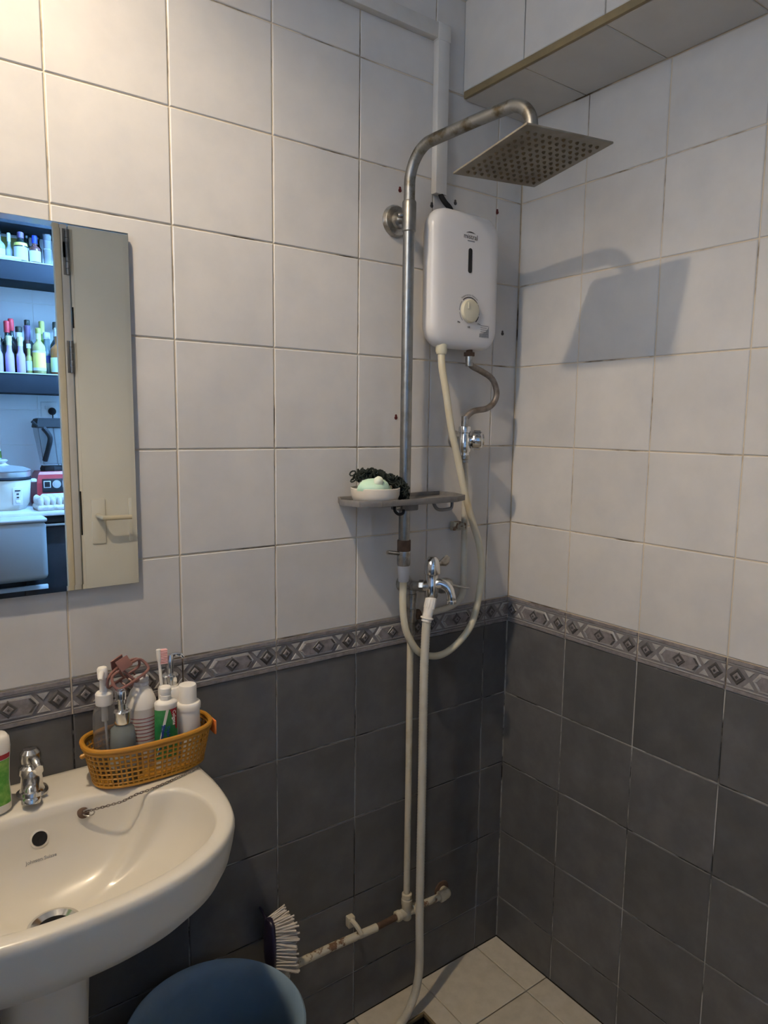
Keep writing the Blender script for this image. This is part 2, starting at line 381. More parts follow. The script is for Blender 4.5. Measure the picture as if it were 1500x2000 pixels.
def border_cut(w, from_left):
    """a border tile cut to width w, keeping its first w metres; bisected from the whole tile"""
    k = ('bcut', round(w, 4), from_left)
    if k not in tile_cache:
        me = border_mesh(0.2).copy(); bm = bmesh.new(); bm.from_mesh(me)
        g = list(bm.verts) + list(bm.edges) + list(bm.faces)
        if from_left: bmesh.ops.bisect_plane(bm, geom=g, plane_co=(w - G, 0, 0), plane_no=(1, 0, 0), clear_outer=True)
        else:
            bmesh.ops.bisect_plane(bm, geom=g, plane_co=(0.2 - w + G, 0, 0), plane_no=(-1, 0, 0), clear_outer=True)
            bmesh.ops.translate(bm, vec=(w - 0.2, 0, 0), verts=bm.verts)
        bmesh.ops.holes_fill(bm, edges=[e for e in bm.edges if e.is_boundary]); bm.to_mesh(me); bm.free(); tile_cache[k] = me
    return tile_cache[k]
b = MB(); zs = ZR[5]
b.box(((XL) / 2, 0.05 + 0.0075 - GROUT + 0.0, zs / 2), (-XL + .2, 0.1, zs), mi=1); b.box((XL / 2, 0.05 + 0.0075 - GROUT, (zs + CEIL) / 2), (-XL + .2, 0.1, CEIL - zs), mi=0)
wall_a = struct('wall_back', b, ['grout_light', 'grout_dark'], 'tiled wall with mirror and shower, pale above and charcoal below a patterned border', 'wall')
tiled_wall(wall_a, cells(0, -XL, 0.084, 0.2), FACE_A, (0, 0.007, 0), (-1, 0, 0))
b = MB(); b.box((0.05 + 0.002, YC / 2, zs / 2), (0.1, -YC + .2, zs), mi=1); b.box((0.05 + 0.002, YC / 2, (zs + CEIL) / 2), (0.1, -YC + .2, CEIL - zs), mi=0)
wall_b = struct('wall_right', b, ['grout_light', 'grout_dark'], 'tiled wall under the boxed soffit where the shower head throws its shadow', 'wall')
tiled_wall(wall_b, cells(0, -YC, 0.1938, 0.2), FACE_B, (0.007, 0, 0), (0, -1, 0), zmax=2.165)
# unseen walls: one slab each
WY0, WY1, WZ0, WZ1 = -1.06, -0.42, 1.70, 2.44
ZD = ZR[5]
def wbox(b, x0, x1, y0, y1, z0, z1):
    """a wall block, charcoal tiles up to the border height and pale tiles above"""
    for a0, a1, mi in ((z0, min(z1, ZD), 1), (max(z0, ZD), z1, 0)):
        if a1 > a0: b.box(((x0 + x1) / 2, (y0 + y1) / 2, (a0 + a1) / 2), (x1 - x0, y1 - y0, a1 - a0), mi=mi)
b = MB(); wbox(b, XL - .1, XL, YC - .1, WY0, 0, CEIL); wbox(b, XL - .1, XL, WY1, .1, 0, CEIL); wbox(b, XL - .1, XL, WY0, WY1, 0, WZ0); wbox(b, XL - .1, XL, WY0, WY1, WZ1, CEIL)
struct('wall_left', b, ['tile_light', 'tile_dark'], 'plain wall with an added louvre window beside the wash basin', 'wall')
b = MB()
for y_, z_, dy, dz in (((WY0 + WY1) / 2, WZ0 + .012, WY1 - WY0, .024), ((WY0 + WY1) / 2, WZ1 - .012, WY1 - WY0, .024), (WY0 + .012, 2.07, .024, WZ1 - WZ0 - .048), (WY1 - .012, 2.07, .024, WZ1 - WZ0 - .048)): b.box((XL - .05, y_, z_), (.05, dy, dz), .002)
wn = struct('added_window', b, 'k_alu', 'unseen open louvre window added high on the left wall for daylight fill', 'window')  # out of view, added to let in cool fill daylight
for k in range(5):
    b = MB(); b.box((0, 0, 0), (.09, WY1 - WY0 - .05, .004), mx=Matrix.Translation((XL - .05, (WY0 + WY1) / 2, 1.79 + k * .14)) @ Matrix.Rotation(.12, 4, 'Y')); part(wn, 'louvre_blade', b, 'k_white', smooth=None)
b = MB(); wbox(b, XL, -1.45, YC - .1, YC, 0, CEIL); wbox(b, -1.45, -.02, YC - .1, YC, 2.305, CEIL); wbox(b, -.02, 0, YC - .1, YC, 0, CEIL)
struct('wall_front', b, ['tile_light', 'tile_dark'], 'wall around the doorway, seen opposite the mirror', 'wall')
b = MB(); b.box((XL / 2, YC / 2, CEIL + 0.05), (-XL + .2, -YC + .2, 0.1)); struct('ceiling', b, 'paint_white', 'plain white bathroom ceiling', 'ceiling')
# soffit along the right wall
b = MB(); b.box((-0.0965, YC / 2, (2.1675 + CEIL) / 2), (0.203, -YC, CEIL - 2.1675)); b.box((-.0965, YC / 2, 2.3), (.203, -YC, .1))
sof = struct('trim_1', b, 'grout_light', 'tiled boxed soffit along the top of the right wall', 'soffit')
FACE_D = Matrix(((1, 0, 0, 0), (0, -1, 0, 0), (0, 0, -1, 0), (0, 0, 0, 1)))          # facing down
se = cells(0, -YC, 0.184, 0.2)
for i in range(len(se) - 1):
    c = (se[i] + se[i + 1]) / 2
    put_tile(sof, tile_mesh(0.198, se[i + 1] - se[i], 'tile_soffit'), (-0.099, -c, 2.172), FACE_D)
    for z0, z1 in ((2.181, 2.3738), (2.3738, 2.5726), (2.5726, CEIL)):
        put_tile(sof, tile_mesh(se[i + 1] - se[i], z1 - z0, 'tile_light'), (-0.1955, -c, (z0 + z1) / 2), FACE_B)
b = MB(); b.box((-0.2015, YC / 2 - .003, 2.1725), (0.009, -YC - .006, 0.0155), 0.002); part(sof, 'edge_trim', b, 'trim_brown', label='brown plastic edge strip')
# floor with a drain hole
DX, DY, DS = -0.366, -0.118, 0.036
b = MB()
for x0, x1, y0, y1 in ((XL - .1, .1, DY + DS, .1), (XL - .1, .1, YC - .1, DY - DS), (XL - .1, DX - DS, DY - DS, DY + DS), (DX + DS, .1, DY - DS, DY + DS)):
    b.box(((x0 + x1) / 2, (y0 + y1) / 2, -0.0065 - 0.03), (x1 - x0, y1 - y0, 0.06))
b.box((DX, DY, -.09), (DS * 2.4, DS * 2.4, .04))
flo = struct('floor', b, 'grout_floor', 'beige square floor tiles with dark joints under the shower', 'floor')
fx = [0, -.0767]; 
while fx[-1] - .2028 > XL + .01: fx.append(fx[-1] - .2028)
fx.append(XL); fy = [0, -.1837]
while fy[-1] - .2028 > YC + .01: fy.append(fy[-1] - .2028)
fy.append(YC)
IDN = Matrix.Identity(4)
for i in range(len(fx) - 1):
    for j in range(len(fy) - 1):
        x1, x0, y1, y0 = fx[i], fx[i + 1], fy[j], fy[j + 1]
        hx0, hx1, hy0, hy1 = max(x0, DX - DS), min(x1, DX + DS), max(y0, DY - DS), min(y1, DY + DS)
        if hx1 - hx0 > 0 and hy1 - hy0 > 0:
            bb = MB()
            for a0, a1, c0, c1 in ((x0 + G, x1 - G, y0 + G, hy0), (x0 + G, x1 - G, hy1, y1 - G), (x0 + G, hx0, hy0, hy1), (hx1, x1 - G, hy0, hy1)):
                if a1 - a0 > .003 and c1 - c0 > .003: bb.box(((a0 + a1) / 2, (c0 + c1) / 2, -.0035), (a1 - a0, c1 - c0, .007))
            part(flo, 'tile', bb, 'floor_tile', smooth=None)
        else: put_tile(flo, tile_mesh(x1 - x0, y1 - y0, 'floor_tile'), ((x0 + x1) / 2, (y0 + y1) / 2, -0.007), IDN)
dr = thing('floor_drain', (DX, DY, -.06), 'open square floor drain with a rusty rim under the white hose', 'drain')
b = MB()
for sx, sy, lx, ly in ((0, 1, 2, 0), (0, -1, 2, 0), (1, 0, 0, 2), (-1, 0, 0, 2)):
    b.box((DX + sx * (DS - .003), DY + sy * (DS - .003), -.004), (lx * DS - .0 if lx else .006, ly * DS - .012 if ly else .006, .010), .001)
part(dr, 'rim', b, 'trim_brown')
b = MB(); b.lathe([(.030, -.069), (.034, -.045), (.030, -.045), (.024, -.062), (0, -.062)], 20, Matrix.Translation((DX, DY, 0))); part(dr, 'trap_cup', b, 'black')

# ================================================================== lamp (warm, above the wash basin)
LX, LY, LZ = -1.40, -0.47, 2.60
t = thing('ceiling_lamp', (LX, LY, CEIL), 'small shaded ceiling lamp glowing warm above the wash basin', 'lamp')
b = MB(); b.lathe([(.045, CEIL), (.045, CEIL - .012), (.012, CEIL - .02), (.012, LZ + .098), (.018, LZ + .093), (.018, LZ + .030)], 24, Matrix.Translation((LX, LY, 0))); part(t, 'mount', b, 'lamp_shade')
b = MB(); b.lathe([(.020, .098), (.045, .095), (.075, .058), (.106, -.068), (.104, -.068), (.073, .056), (.044, .092), (.020, .094)], 40, Matrix.Translation((LX, LY, LZ)), caps=False); part(t, 'lamp_shade', b, 'lamp_shade')
M['bulb'] = mat('bulb', (1, 1, 1), 0.5, emit=(BULB, BULB_POWER))
b = MB(); b.lathe([(0.0, LZ - .030), (.015, LZ - .026), (.026, LZ - .015), (.030, LZ), (.026, LZ + .015), (.015, LZ + .026), (.014, LZ + .031)], 20, Matrix.Translation((LX, LY, 0))); part(t, 'bulb', b, 'bulb', smooth=60)

# ================================================================== kitchen seen through the doorway in the mirror
KY = -3.24
KX0, KX1 = -2.6, 0.9
b = MB(); b.box(((KX0 + KX1) / 2, KY - .05 - .0015, CEIL / 2), (KX1 - KX0, .1, CEIL)); kw = struct('wall_kitchen', b, 'paint_white', 'white tiled kitchen wall behind the bottle shelves', 'wall')
FACE_K = Matrix(((-1, 0, 0, 0), (0, 0, 1, 0), (0, 1, 0, 0), (0, 0, 0, 1)))           # facing +y
kx = [-1.15 + 0.2 * i - 0.009 for i in range(6)]
for i in range(5):
    for r in range(9): put_tile(kw, tile_mesh(0.2, 0.2, 'k_tile'), (kx[i] + .1, KY - .007 + 0.0, .99 + .2 * r), FACE_K)
b = MB(); b.box(((KX0 + KX1) / 2, (YC - .1 + KY) / 2, .02), (KX1 - KX0, KY * -1 + YC - .1 + .0, .06)); struct('floor_kitchen', b, 'grout_floor', 'dark kitchen floor beyond the doorway', 'floor')
b = MB(); b.box(((KX0 + KX1) / 2, (YC - .1 + KY) / 2, CEIL + .05), (KX1 - KX0, 1.4, .1)); struct('ceiling_kitchen', b, 'paint_white', 'white kitchen ceiling beyond the doorway', 'ceiling')
b = MB(); b.box((KX0 - .05, (YC + KY) / 2, CEIL / 2), (.1, 1.4, CEIL)); struct('wall_kitchen_left', b, 'paint_white', 'kitchen end wall out of sight to the left', 'wall')
b = MB(); b.box((KX1 + .05, (YC + KY) / 2, CEIL / 2), (.1, 1.4, CEIL)); struct('wall_kitchen_right', b, 'paint_white', 'kitchen end wall out of sight to the right', 'wall')
b = MB(); b.box(((KX0 + XL - .1) / 2, YC - .05, CEIL / 2), (XL - .1 - KX0, .1, CEIL)); b.box(((.1 + KX1) / 2, YC - .05, CEIL / 2), (KX1 - .1, .1, CEIL)); struct('wall_kitchen_front', b, 'paint_white', 'kitchen wall on both sides of the bathroom', 'wall')
M['tube_light'] = mat('tube_light', (1, 1, 1), 0.5, emit=(TUBE, TUBE_POWER))
t = thing('tube_lamp', (-.02, -2.36, CEIL), 'cool white tube lamp on the kitchen ceiling', 'lamp')
b = MB(); b.box((-.02, -2.36, CEIL - .012), (.66, .06, .024), .004); part(t, 'housing', b, 'k_white')
b = MB(); b.cyl((-.32, -2.36, CEIL - .036), (.28, -2.36, CEIL - .036), .013, 14); part(t, 'light_tube', b, 'tube_light')
# door
b = MB(); b.box(((-.636 - .02) / 2, YC - .0175, 1.165), (.612, .035, 2.27), .003)
do = struct('door_1', b, 'door', 'cream panel of a folding door with a pull rail, beside the kitchen opening in the mirror', 'door', smooth=35)
b = MB(); b.box((-.6835, YC - .006, 1.165), (.026, .028, 2.27), .003); part(do, 'door_jamb', b, 'door_jamb')
b = MB(); b.box((-.6545, YC - .013, 1.165), (.031, .04, 2.27), .006); part(do, 'hinge_strip', b, 'door_strip')
b = MB(); b.box((-.328, YC + .0015, 1.165), (.59, .003, 2.20), .001); part(do, 'face_panel', b, 'door')
for z in (2.29 - .13, 2.092, 1.695):
    h = MB()
    for k in range(5): h.cyl((-.646, YC + .013, z - .066 + k * .0265), (-.646, YC + .013, z - .066 + k * .0265 + .025), .0085, 12)
    h.box((-.652, YC + .0085, z), (.022, .003, .132), .001); part(do, 'hinge', h, 'hinge')
for z0, z1 in ((1.815, 1.90), (.94, 1.13)):
    h = MB(); h.box((-.632, YC + .0005, (z0 + z1) / 2), (.0045, .006, z1 - z0)); part(do, 'dark_gap', h, 'black')  # black strips paint the shade of the open slots beside the leaf
for x in (-.563, -.405):
    h = MB(); h.box((x, YC + .006, .995), (.058, .010, .195), .003); pl_ = part(do, 'rail_plate', h, 'door')
h = MB(); h.tube([(-.567, YC + .008, 1.022), (-.566, YC + .088, 1.021), (-.553, YC + .100, 1.020), (-.485, YC + .100, 1.019), (-.416, YC + .100, 1.018), (-.403, YC + .088, 1.017), (-.402, YC + .008, 1.017)], .0105, 12, sub=4); part(do, 'pull_rail', h, 'door_jamb')
# shelves (thick dark boards), counter, cabinet
for z0, z1, lab in ((1.575, 1.684, 'thick dark kitchen shelf board carrying the pink and wine bottles'), (2.163, 2.267, 'thick dark kitchen shelf board carrying the spirits and glassware'), (2.449, 2.56, 'topmost dark board above the upper bottle shelf')):
    b = MB(); b.box((-.75, KY + .131, (z0 + z1) / 2), (1.9, .26, z1 - z0), .003)
    sh = thing('wall_shelf', (-.75, KY, z0), lab, 'shelf', 'dark kitchen shelf boards'); part(sh, 'board', b, 'k_shelf')
    b = MB(); b.box((-.75, KY + .2625, z1 - .003), (1.9, .004, .005)); part(sh, 'edge_strip', b, 'k_counter')
b = MB(); b.box((-.75, KY + .27, .9485), (1.9, .54, .023), .004); solo('countertop', b, 'k_counter', (-.75, KY + .27, .937), 'white kitchen countertop under the rice cooker', 'countertop')
cb = thing('base_cabinet', (-.75, KY + .25, .05), 'black kitchen base cabinet with a pale rail under the countertop', 'cabinet')
b = MB(); b.box((-.75, KY + .25, .4925), (1.9, .48, .885)); part(cb, 'body', b, 'k_cab')
b = MB(); b.box((-.75, KY + .50, .915), (1.88, .02, .035), .002); part(cb, 'top_rail', b, 'k_cab')
for k in range(4):
    b = MB(); b.box((-1.45 + .47 * k, KY + .50, .478), (.464, .02, .80), .003); d_ = part(cb, 'cabinet_door', b, 'k_cab')
    b = MB(); b.box((-1.45 + .47 * k, KY + .515, .886), (.464, .012, .012), .002); part(d_, 'pull_strip', b, 'k_alu')
# bin on the cabinet door
bn = thing('waste_bin', (-.79, KY + .59, .60), 'white rounded waste bin hung on the black kitchen cabinet', 'bin')
b = MB(); b.box((-.79, KY + .5885, .775), (.27, .14, .305), .03, seg=4); part(bn, 'bin_body', b, 'k_bin')
b = MB(); b.box((-.79, KY + .5885, .933), (.276, .146, .022), .010, seg=3); part(bn, 'lid', b, 'k_lid')
b = MB(); b.box((-.79, KY + .512, .90), (.12, .012, .08), .003); part(bn, 'hook', b, 'k_alu')
b = MB(); b.box((-.80, KY + .525, .560), (.32, .02, .03), .003); solo('rail_strip', b, 'k_counter', (-.80, KY + .525, .545), 'pale metal strip across the black cabinet below the bin', 'rail')
# socket and plug
t = thing('wall_socket', (-.498, KY + .004, 1.494), 'square white wall socket above the blender', 'socket')
b = MB(); b.box((-.498, KY + .004, 1.494), (.087, .009, .087), .003); part(t, 'plate', b, 'k_white')
b = MB(); b.box((-.515, KY + .010, 1.505), (.012, .006, .02), .002); part(t, 'switch', b, 'k_white')
t = thing('power_plug', (-.486, KY + .022, 1.484), 'black power plug pushed into the wall socket', 'plug')
b = MB(); b.lathe([(.008, 0), (.020, .004), (.022, .016), (.014, .03), (.006, .034)], 16, Matrix.Translation((-.486, KY + .009, 1.484)) @ Matrix.Rotation(-math.pi / 2, 4, 'X')); part(t, 'plug_body', b, 'black')
b = MB(); b.tube([(-.486, KY + .035, 1.478), (-.486, KY + .036, 1.45), (-.486, KY + .030, 1.40), (-.47, KY + .03, 1.2), (-.46, KY + .05, 1.0)], .0035, 8); part(t, 'cord', b, 'black')
# bottles
def R(x, y, z): return Matrix.Translation((x, y, z))
def bottle(x, y, z, h, r, label, body, cap, lab=None, neck=0.32, nr=0.013, shoulder=0.16, capl=0.14, lz=(0.10, 0.42), group='bottles on the lower kitchen shelf', foil=None, name='bottle'):
    t = thing(name, (x, y, z), label, 'bottle', group); zc = h * (1 - capl); zn = h * (1 - neck); zs_ = h * (1 - neck - shoulder)
    b = MB(); b.lathe([(0, 0), (r * .92, 0), (r, .006), (r, zs_), (r * .93, zs_ + (zn - zs_) * .35), (r * .62, zs_ + (zn - zs_) * .72), (nr, zn), (nr * .92, zc)], 20, R(x, y, z)); part(t, 'bottle_body', b, body, smooth=50)
    b = MB(); b.lathe([(nr * 1.12, zc), (nr * 1.18, zc + .004), (nr * 1.15, h - .003), (nr * .95, h)], 16, R(x, y, z)); part(t, 'cap', b, cap)
    if foil:
        b = MB(); b.lathe([(nr * 1.04, zc - h * .13), (nr * 1.04, zc + .002)], 16, R(x, y, z), caps=False); part(t, 'neck_band', b, foil)
    if lab:
        b = MB(); b.lathe([(r * 1.015, h * lz[0]), (r * 1.015, h * lz[1])], 20, R(x, y, z), caps=False); part(t, 'paper_label', b, lab)
    return t
Z2 = 1.6845; Z1 = 2.2675
FR = KY + .205; MD = KY + .135; BK = KY + .06
g1 = 'small pink sparkling wine bottles'
for x, lab in ((-.772, 'small pink bottle with gold foil cut by the left edge of the mirror picture'), (-.718, 'small pink bottle with gold foil, second of the pink row'), (-.664, 'small pink bottle with gold foil standing nearest the yellow labelled bottle')):
    bottle(x, FR, Z2, .194, .0225, lab, 'b_pink', 'b_gold', None, .36, .0125, .22, .13, group=g1, foil='b_gold')
t = bottle(-.572, FR - .004, Z2, .247, .033, 'clear bottle with yellow and white label on the lower kitchen shelf', 'b_tequila', 'b_olive', 'b_yellow', .28, .013, .16, .12, (.13, .46), foil='b_gold')
b = MB(); b.lathe([(.0338, .247 * .46), (.0338, .247 * .50)], 20, R(-.572, FR - .004, Z2), caps=False); part(t, 'white_band', b, 'b_white')
b = MB(); b.lathe([(.0338, .247 * .07), (.0338, .247 * .13)], 20, R(-.572, FR - .004, Z2), caps=False); part(t, 'white_band', b, 'b_white')
t = bottle(-.474, FR - .004, Z2, .255, .041, 'amber spirit bottle with pale arched label and white cap beside the door jamb', 'b_amber', 'b_white', 'b_mint', .34, .017, .14, .18, (.05, .36))
bottle(-.752, BK, Z2, .30, .037, 'tall black wine bottle at the left edge of the lower shelf', 'b_dark', 'b_dark', None)
bottle(-.716, MD + .005, Z2, .278, .036, 'dark wine bottle with dull red capsule behind the pink bottles', 'b_dark', 'b_red', None, capl=.22)
bottle(-.682, BK - .006, Z2, .303, .036, 'dark wine bottle with bright red capsule behind the pink bottles', 'b_dark', 'b_red', None, capl=.22)
bottle(-.660, MD + .015, Z2, .252, .021, 'brown bottle with cream neck band and black cap behind the pink bottles', 'b_brown', 'b_dark', 'b_olive', .4, .015, .14, .12, foil='b_white')
bottle(-.617, MD + .015, Z2, .262, .021, 'slim reddish brown bottle left of the yellow labelled bottle', 'b_brown', 'b_purple', None, .45, .015, .18, .3)
bottle(-.602, BK, Z2, .303, .033, 'black bottle with blue neck rings behind the slim brown bottle', 'b_dark', 'b_dark', None, foil='b_blue')
bottle(-.622, FR - .012, Z2, .16, .016, 'little olive glass bottle beside the last pink bottle', 'b_olive', 'b_white', 'b_mint', .35, .010, .15, .15)
bottle(-.528, BK, Z2, .303, .034, 'green wine bottle with olive capsule behind the yellow labelled bottle', 'b_green', 'b_olive', None, capl=.24)
bottle(-.456, BK, Z2, .305, .033, 'dark wine bottle half hidden by the door jamb', 'b_dark', 'b_dark', None)
bottle(-.518, MD - .003, Z2, .235, .026, 'clear blue tinted bottle with white cap beside the amber bottle', 'b_teal', 'b_white', 'b_blue', .38, .016, .12, .16, (.28, .45))
g2 = 'bottles on the upper kitchen shelf'
bottle(-.742, FR - .03, Z1, .172, .034, 'clear bottle with black cap at the left end of the upper shelf', 'b_pale', 'b_dark', 'b_white', .38, .016, .16, .2, (.15, .35), group=g2)
bottle(-.689, FR - .03, Z1, .15, .018, 'thin clear bottle with pale cap on the upper shelf', 'b_pale', 'b_white', None, .45, .008, .2, .3, group=g2)
t = bottle(-.636, FR - .01, Z1, .158, .034, 'dark bottle with yellow shoulder and white label on the upper shelf', 'b_dark', 'b_purple', 'b_white', .26, .015, .2, .2, (.06, .5), group=g2)
b = MB(); b.lathe([(.0345, .158 * .54), (.031, .158 * .64)], 20, R(-.636, FR - .01, Z1), caps=False); part(t, 'yellow_band', b, 'b_yellow')
bottle(-.567, FR - .015, Z1, .152, .029, 'dark amber bottle with blue cap on the upper shelf', 'b_brown', 'b_blue', 'b_white', .34, .012, .14, .27, (.08, .46), group=g2)
bottle(-.594, MD - .02, Z1, .172, .024, 'black bottle standing behind the blue capped bottle', 'b_dark', 'b_dark', None, .3, .013, .14, .14, group=g2)
bottle(-.54, MD - .02, Z1, .17, .022, 'tall black bottle next to the glass tumblers', 'b_dark', 'b_dark', None, .3, .013, .14, .14, group=g2)
b = MB(); b.box((-.655, BK - .02, Z1 + .078), (.115, .03, .156), .002)
t = thing('gift_box', (-.655, BK - .02, Z1), 'olive green box standing at the back of the upper shelf', 'box'); part(t, 'carton', b, 'b_olive')
b = MB(); b.box((-.655, BK - .02, Z1 + .158), (.117, .032, .006), .001); part(t, 'lid_edge', b, 'b_white')
b = MB(); b.box((-.72, FR + .030, Z1 + .009), (.15, .046, .018), .006); solo('serving_tray', b, 'k_counter', (-.72, FR + .030, Z1), 'pale serving tray at the front of the upper shelf', 'tray')
for i, (x, y, hh, zz) in enumerate(((-.505, FR - .01, .085, 0), (-.455, FR - .012, .09, 0), (-.505, FR - .01, .08, .0862), (-.455, FR - .012, .076, .0912))):
    b = MB(); b.lathe([(0, 0), (.017, 0), (.0175, .003), (.0225, hh), (.0205, hh), (.0155, .006), (0, .006)], 20, R(x, y, Z1 + zz))
    solo('glass_tumbler', b, 'clear', (x, y, Z1 + zz), ('lower left glass tumbler beside the door jamb', 'lower right glass tumbler beside the door jamb', 'upper left glass tumbler stacked on another', 'upper right glass tumbler stacked on another')[i], 'glass', 'stacked glass tumblers')
# rice cooker
cx, cy, cz = -.792, KY + .30, .9602
t = thing('rice_cooker', (cx, cy, cz), 'cream rice cooker with glass and steel lid on the kitchen counter', 'rice cooker')
b = MB(); b.lathe([(.10, .0), (.105, .012), (.118, .03), (.128, .13), (.130, .155), (.128, .158)], 40, R(cx, cy, cz)); bo = part(t, 'body', b, 'cooker')
b = MB(); b.lathe([(.132, .158), (.135, .163), (.130, .172)], 40, R(cx, cy, cz)); part(t, 'dark_ring', b, 'k_shelf')
b = MB(); b.lathe([(.127, .172), (.130, .178), (.130, .20), (.120, .203)], 40, R(cx, cy, cz)); part(t, 'pot_rim', b, 'k_alu')
b = MB(); b.lathe([(.131, .203), (.133, .208), (.10, .222), (.05, .230), (0, .232)], 40, R(cx, cy, cz)); ld = part(t, 'lid', b, 'k_alu')
b = MB(); b.lathe([(.035, .2315), (.02, .238), (.012, .246), (.02, .252), (.026, .258), (.02, .262), (0, .263)], 24, R(cx, cy, cz)); part(ld, 'lid_knob', b, 'k_white')
b = MB(); b.box((cx + .045, cy + .118, cz + .075), (.05, .022, .095), .006); pn = part(t, 'control_panel', b, 'k_white')
for zz, ww in ((.105, .026), (.088, .012), (.07, .012)):
    h = MB(); h.box((cx + .045, cy + .1295, cz + zz), (ww, .003, .006)); part(pn, 'indicator', h, 'black')
b = MB(); b.box((cx + .045, cy + .1305, cz + .047), (.022, .006, .016), .003); part(pn, 'lever', b, 'k_white')
for sx in (-1, 1):
    b = MB(); b.box((cx + sx * .142, cy, cz + .148), (.03, .05, .018), .005); part(t, 'side_handle', b, 'k_white')
# blender
bx, by, bz = -.533, KY + .20, .9602
t = thing('blender', (bx, by, bz), 'red blender with clear jar and black handle on the kitchen counter', 'blender')
b = MB()
b.loft([[(bx + sx, by + sy, bz + z) for sx, sy in ((-w_, -w_), (w_, -w_), (w_, w_), (-w_, w_))] for w_, z in ((.098, 0.0), (.10, .01), (.098, .13), (.088, .175), (.078, .19))])
bb_ = part(t, 'motor_base', b, 'k_red', smooth=None)
b = MB(); b.box((bx + .002, by + .1005, bz + .115), (.15, .006, .075), .003); cp = part(t, 'control_panel', b, 'black_gloss')
for dx in (-.048, .048):
    h = MB(); h.box((bx + dx, by + .1035, bz + .122), (.036, .003, .038), .001); h.box((bx + dx, by + .105, bz + .122), (.028, .003, .030), .001, mi=1); part(cp, 'rocker_switch', h, ['k_white', 'black'])
h = MB(); h.axl((bx, by + .102, bz + .122), (bx, by + .112, bz + .122), [(.022, 0), (.022, .004), (.016, .004), (.016, .012), (.008, .0125)], 24); part(cp, 'speed_knob', h, 'k_alu')
b = MB(); b.box((bx + .002, by + .1005, bz + .060), (.16, .006, .022), .003); part(t, 'silver_strip', b, 'k_white')
b = MB(); b.lathe([(.06, .19), (.063, .205), (.055, .222)], 8, R(bx, by, bz)); part(t, 'coupling', b, 'black')
sq = lambda w_, z: [(bx + sx * w_, by + sy * w_, bz + z) for sx, sy in ((-1, -1), (1, -1), (1, 1), (-1, 1))]
b = MB(); b.loft([sq(.052, .222), (sq(.056, .26)), sq(.078, .43), sq(.074, .43), sq(.052, .26), sq(.048, .23)]); part(t, 'jar', b, 'clear', smooth=None)
b = MB(); b.loft([sq(.080, .43), sq(.082, .436), sq(.074, .478), sq(.06, .484)]); part(t, 'lid', b, 'black', smooth=None)
b = MB(); b.tube([(bx - .045, by + .055, bz + .25), (bx - .03, by + .085, bz + .32), (bx - .022, by + .098, bz + .38), (bx - .05, by + .085, bz + .43)], .014, 10); part(t, 'jar_handle', b, 'black')
b = MB(); b.tube([(bx - .08, by + .075, bz + .44), (bx - .105, by + .085, bz + .465)], .009, 8, sub=1); part(t, 'lid_tab', b, 'black')
# egg tray in plastic wrap
b = MB(); ex, ey = -.545, KY + .43
for i in range(8):
    for j in range(5): b.lathe([(.0145, 0), (.013, .03), (.0165, .05), (.013, .0655), (.005, .074), (0, .075)], 10, R(ex - .105 + i * .03, ey - .06 + j * .03, .9602))
b.box((ex, ey, .975), (.25, .16, .03), .012)
solo('egg_carton', b, 'egg_tray', (ex, ey, .9602), 'pale wrapped egg tray lying in front of the red blender', 'egg tray', smooth=60)
b = MB(); b.lathe([(.03, 0), (.036, .01), (.03, .06), (.012, .075), (.014, .10), (.012, .13), (0, .135)], 16, R(-.83, KY + .30, .9602 + .2635))
t = thing('green_packet', (-.83, KY + .30, 1.2237), 'small green and white bottle standing on the rice cooker lid', 'bottle'); part(t, 'bottle_body', b, 'b_mint')
b = MB(); b.lathe([(.0365, .008), (.034, .045)], 16, R(-.83, KY + .30, .9602 + .2635), caps=False); part(t, 'paper_label', b, 'b_green')

# ================================================================== mirror
t = thing('wall_mirror', (-1.165, -.012, 1.14), 'frameless rectangular mirror hung on the tiles above the basin', 'mirror')
mx0, mx1, mz0, mz1 = -1.367, -.9645, 1.141, 1.748
b = MB(); b.box(((mx0 + mx1) / 2, -.0085, (mz0 + mz1) / 2), (mx1 - mx0, .0049, mz1 - mz0)); part(t, 'glass_edge', b, 'mirror_edge', smooth=None)
B_ = .009
def q(i, y): return [(mx0 + i, y, mz0 + i), (mx1 - i, y, mz0 + i), (mx1 - i, y, mz1 - i), (mx0 + i, y, mz1 - i)]
b = MB(); b.add(q(0.0004, -.0112) + q(B_, -.01135), [(0, 1, 5, 4), (1, 2, 6, 5), (2, 3, 7, 6), (3, 0, 4, 7), (4, 5, 6, 7)]); part(t, 'mirror_face', b, 'mirror', smooth=None)
for x in (-1.30, -1.03):
    b = MB(); b.box((x, -.003, 1.60), (.05, .006, .03), .001); part(t, 'wall_bracket', b, 'black')

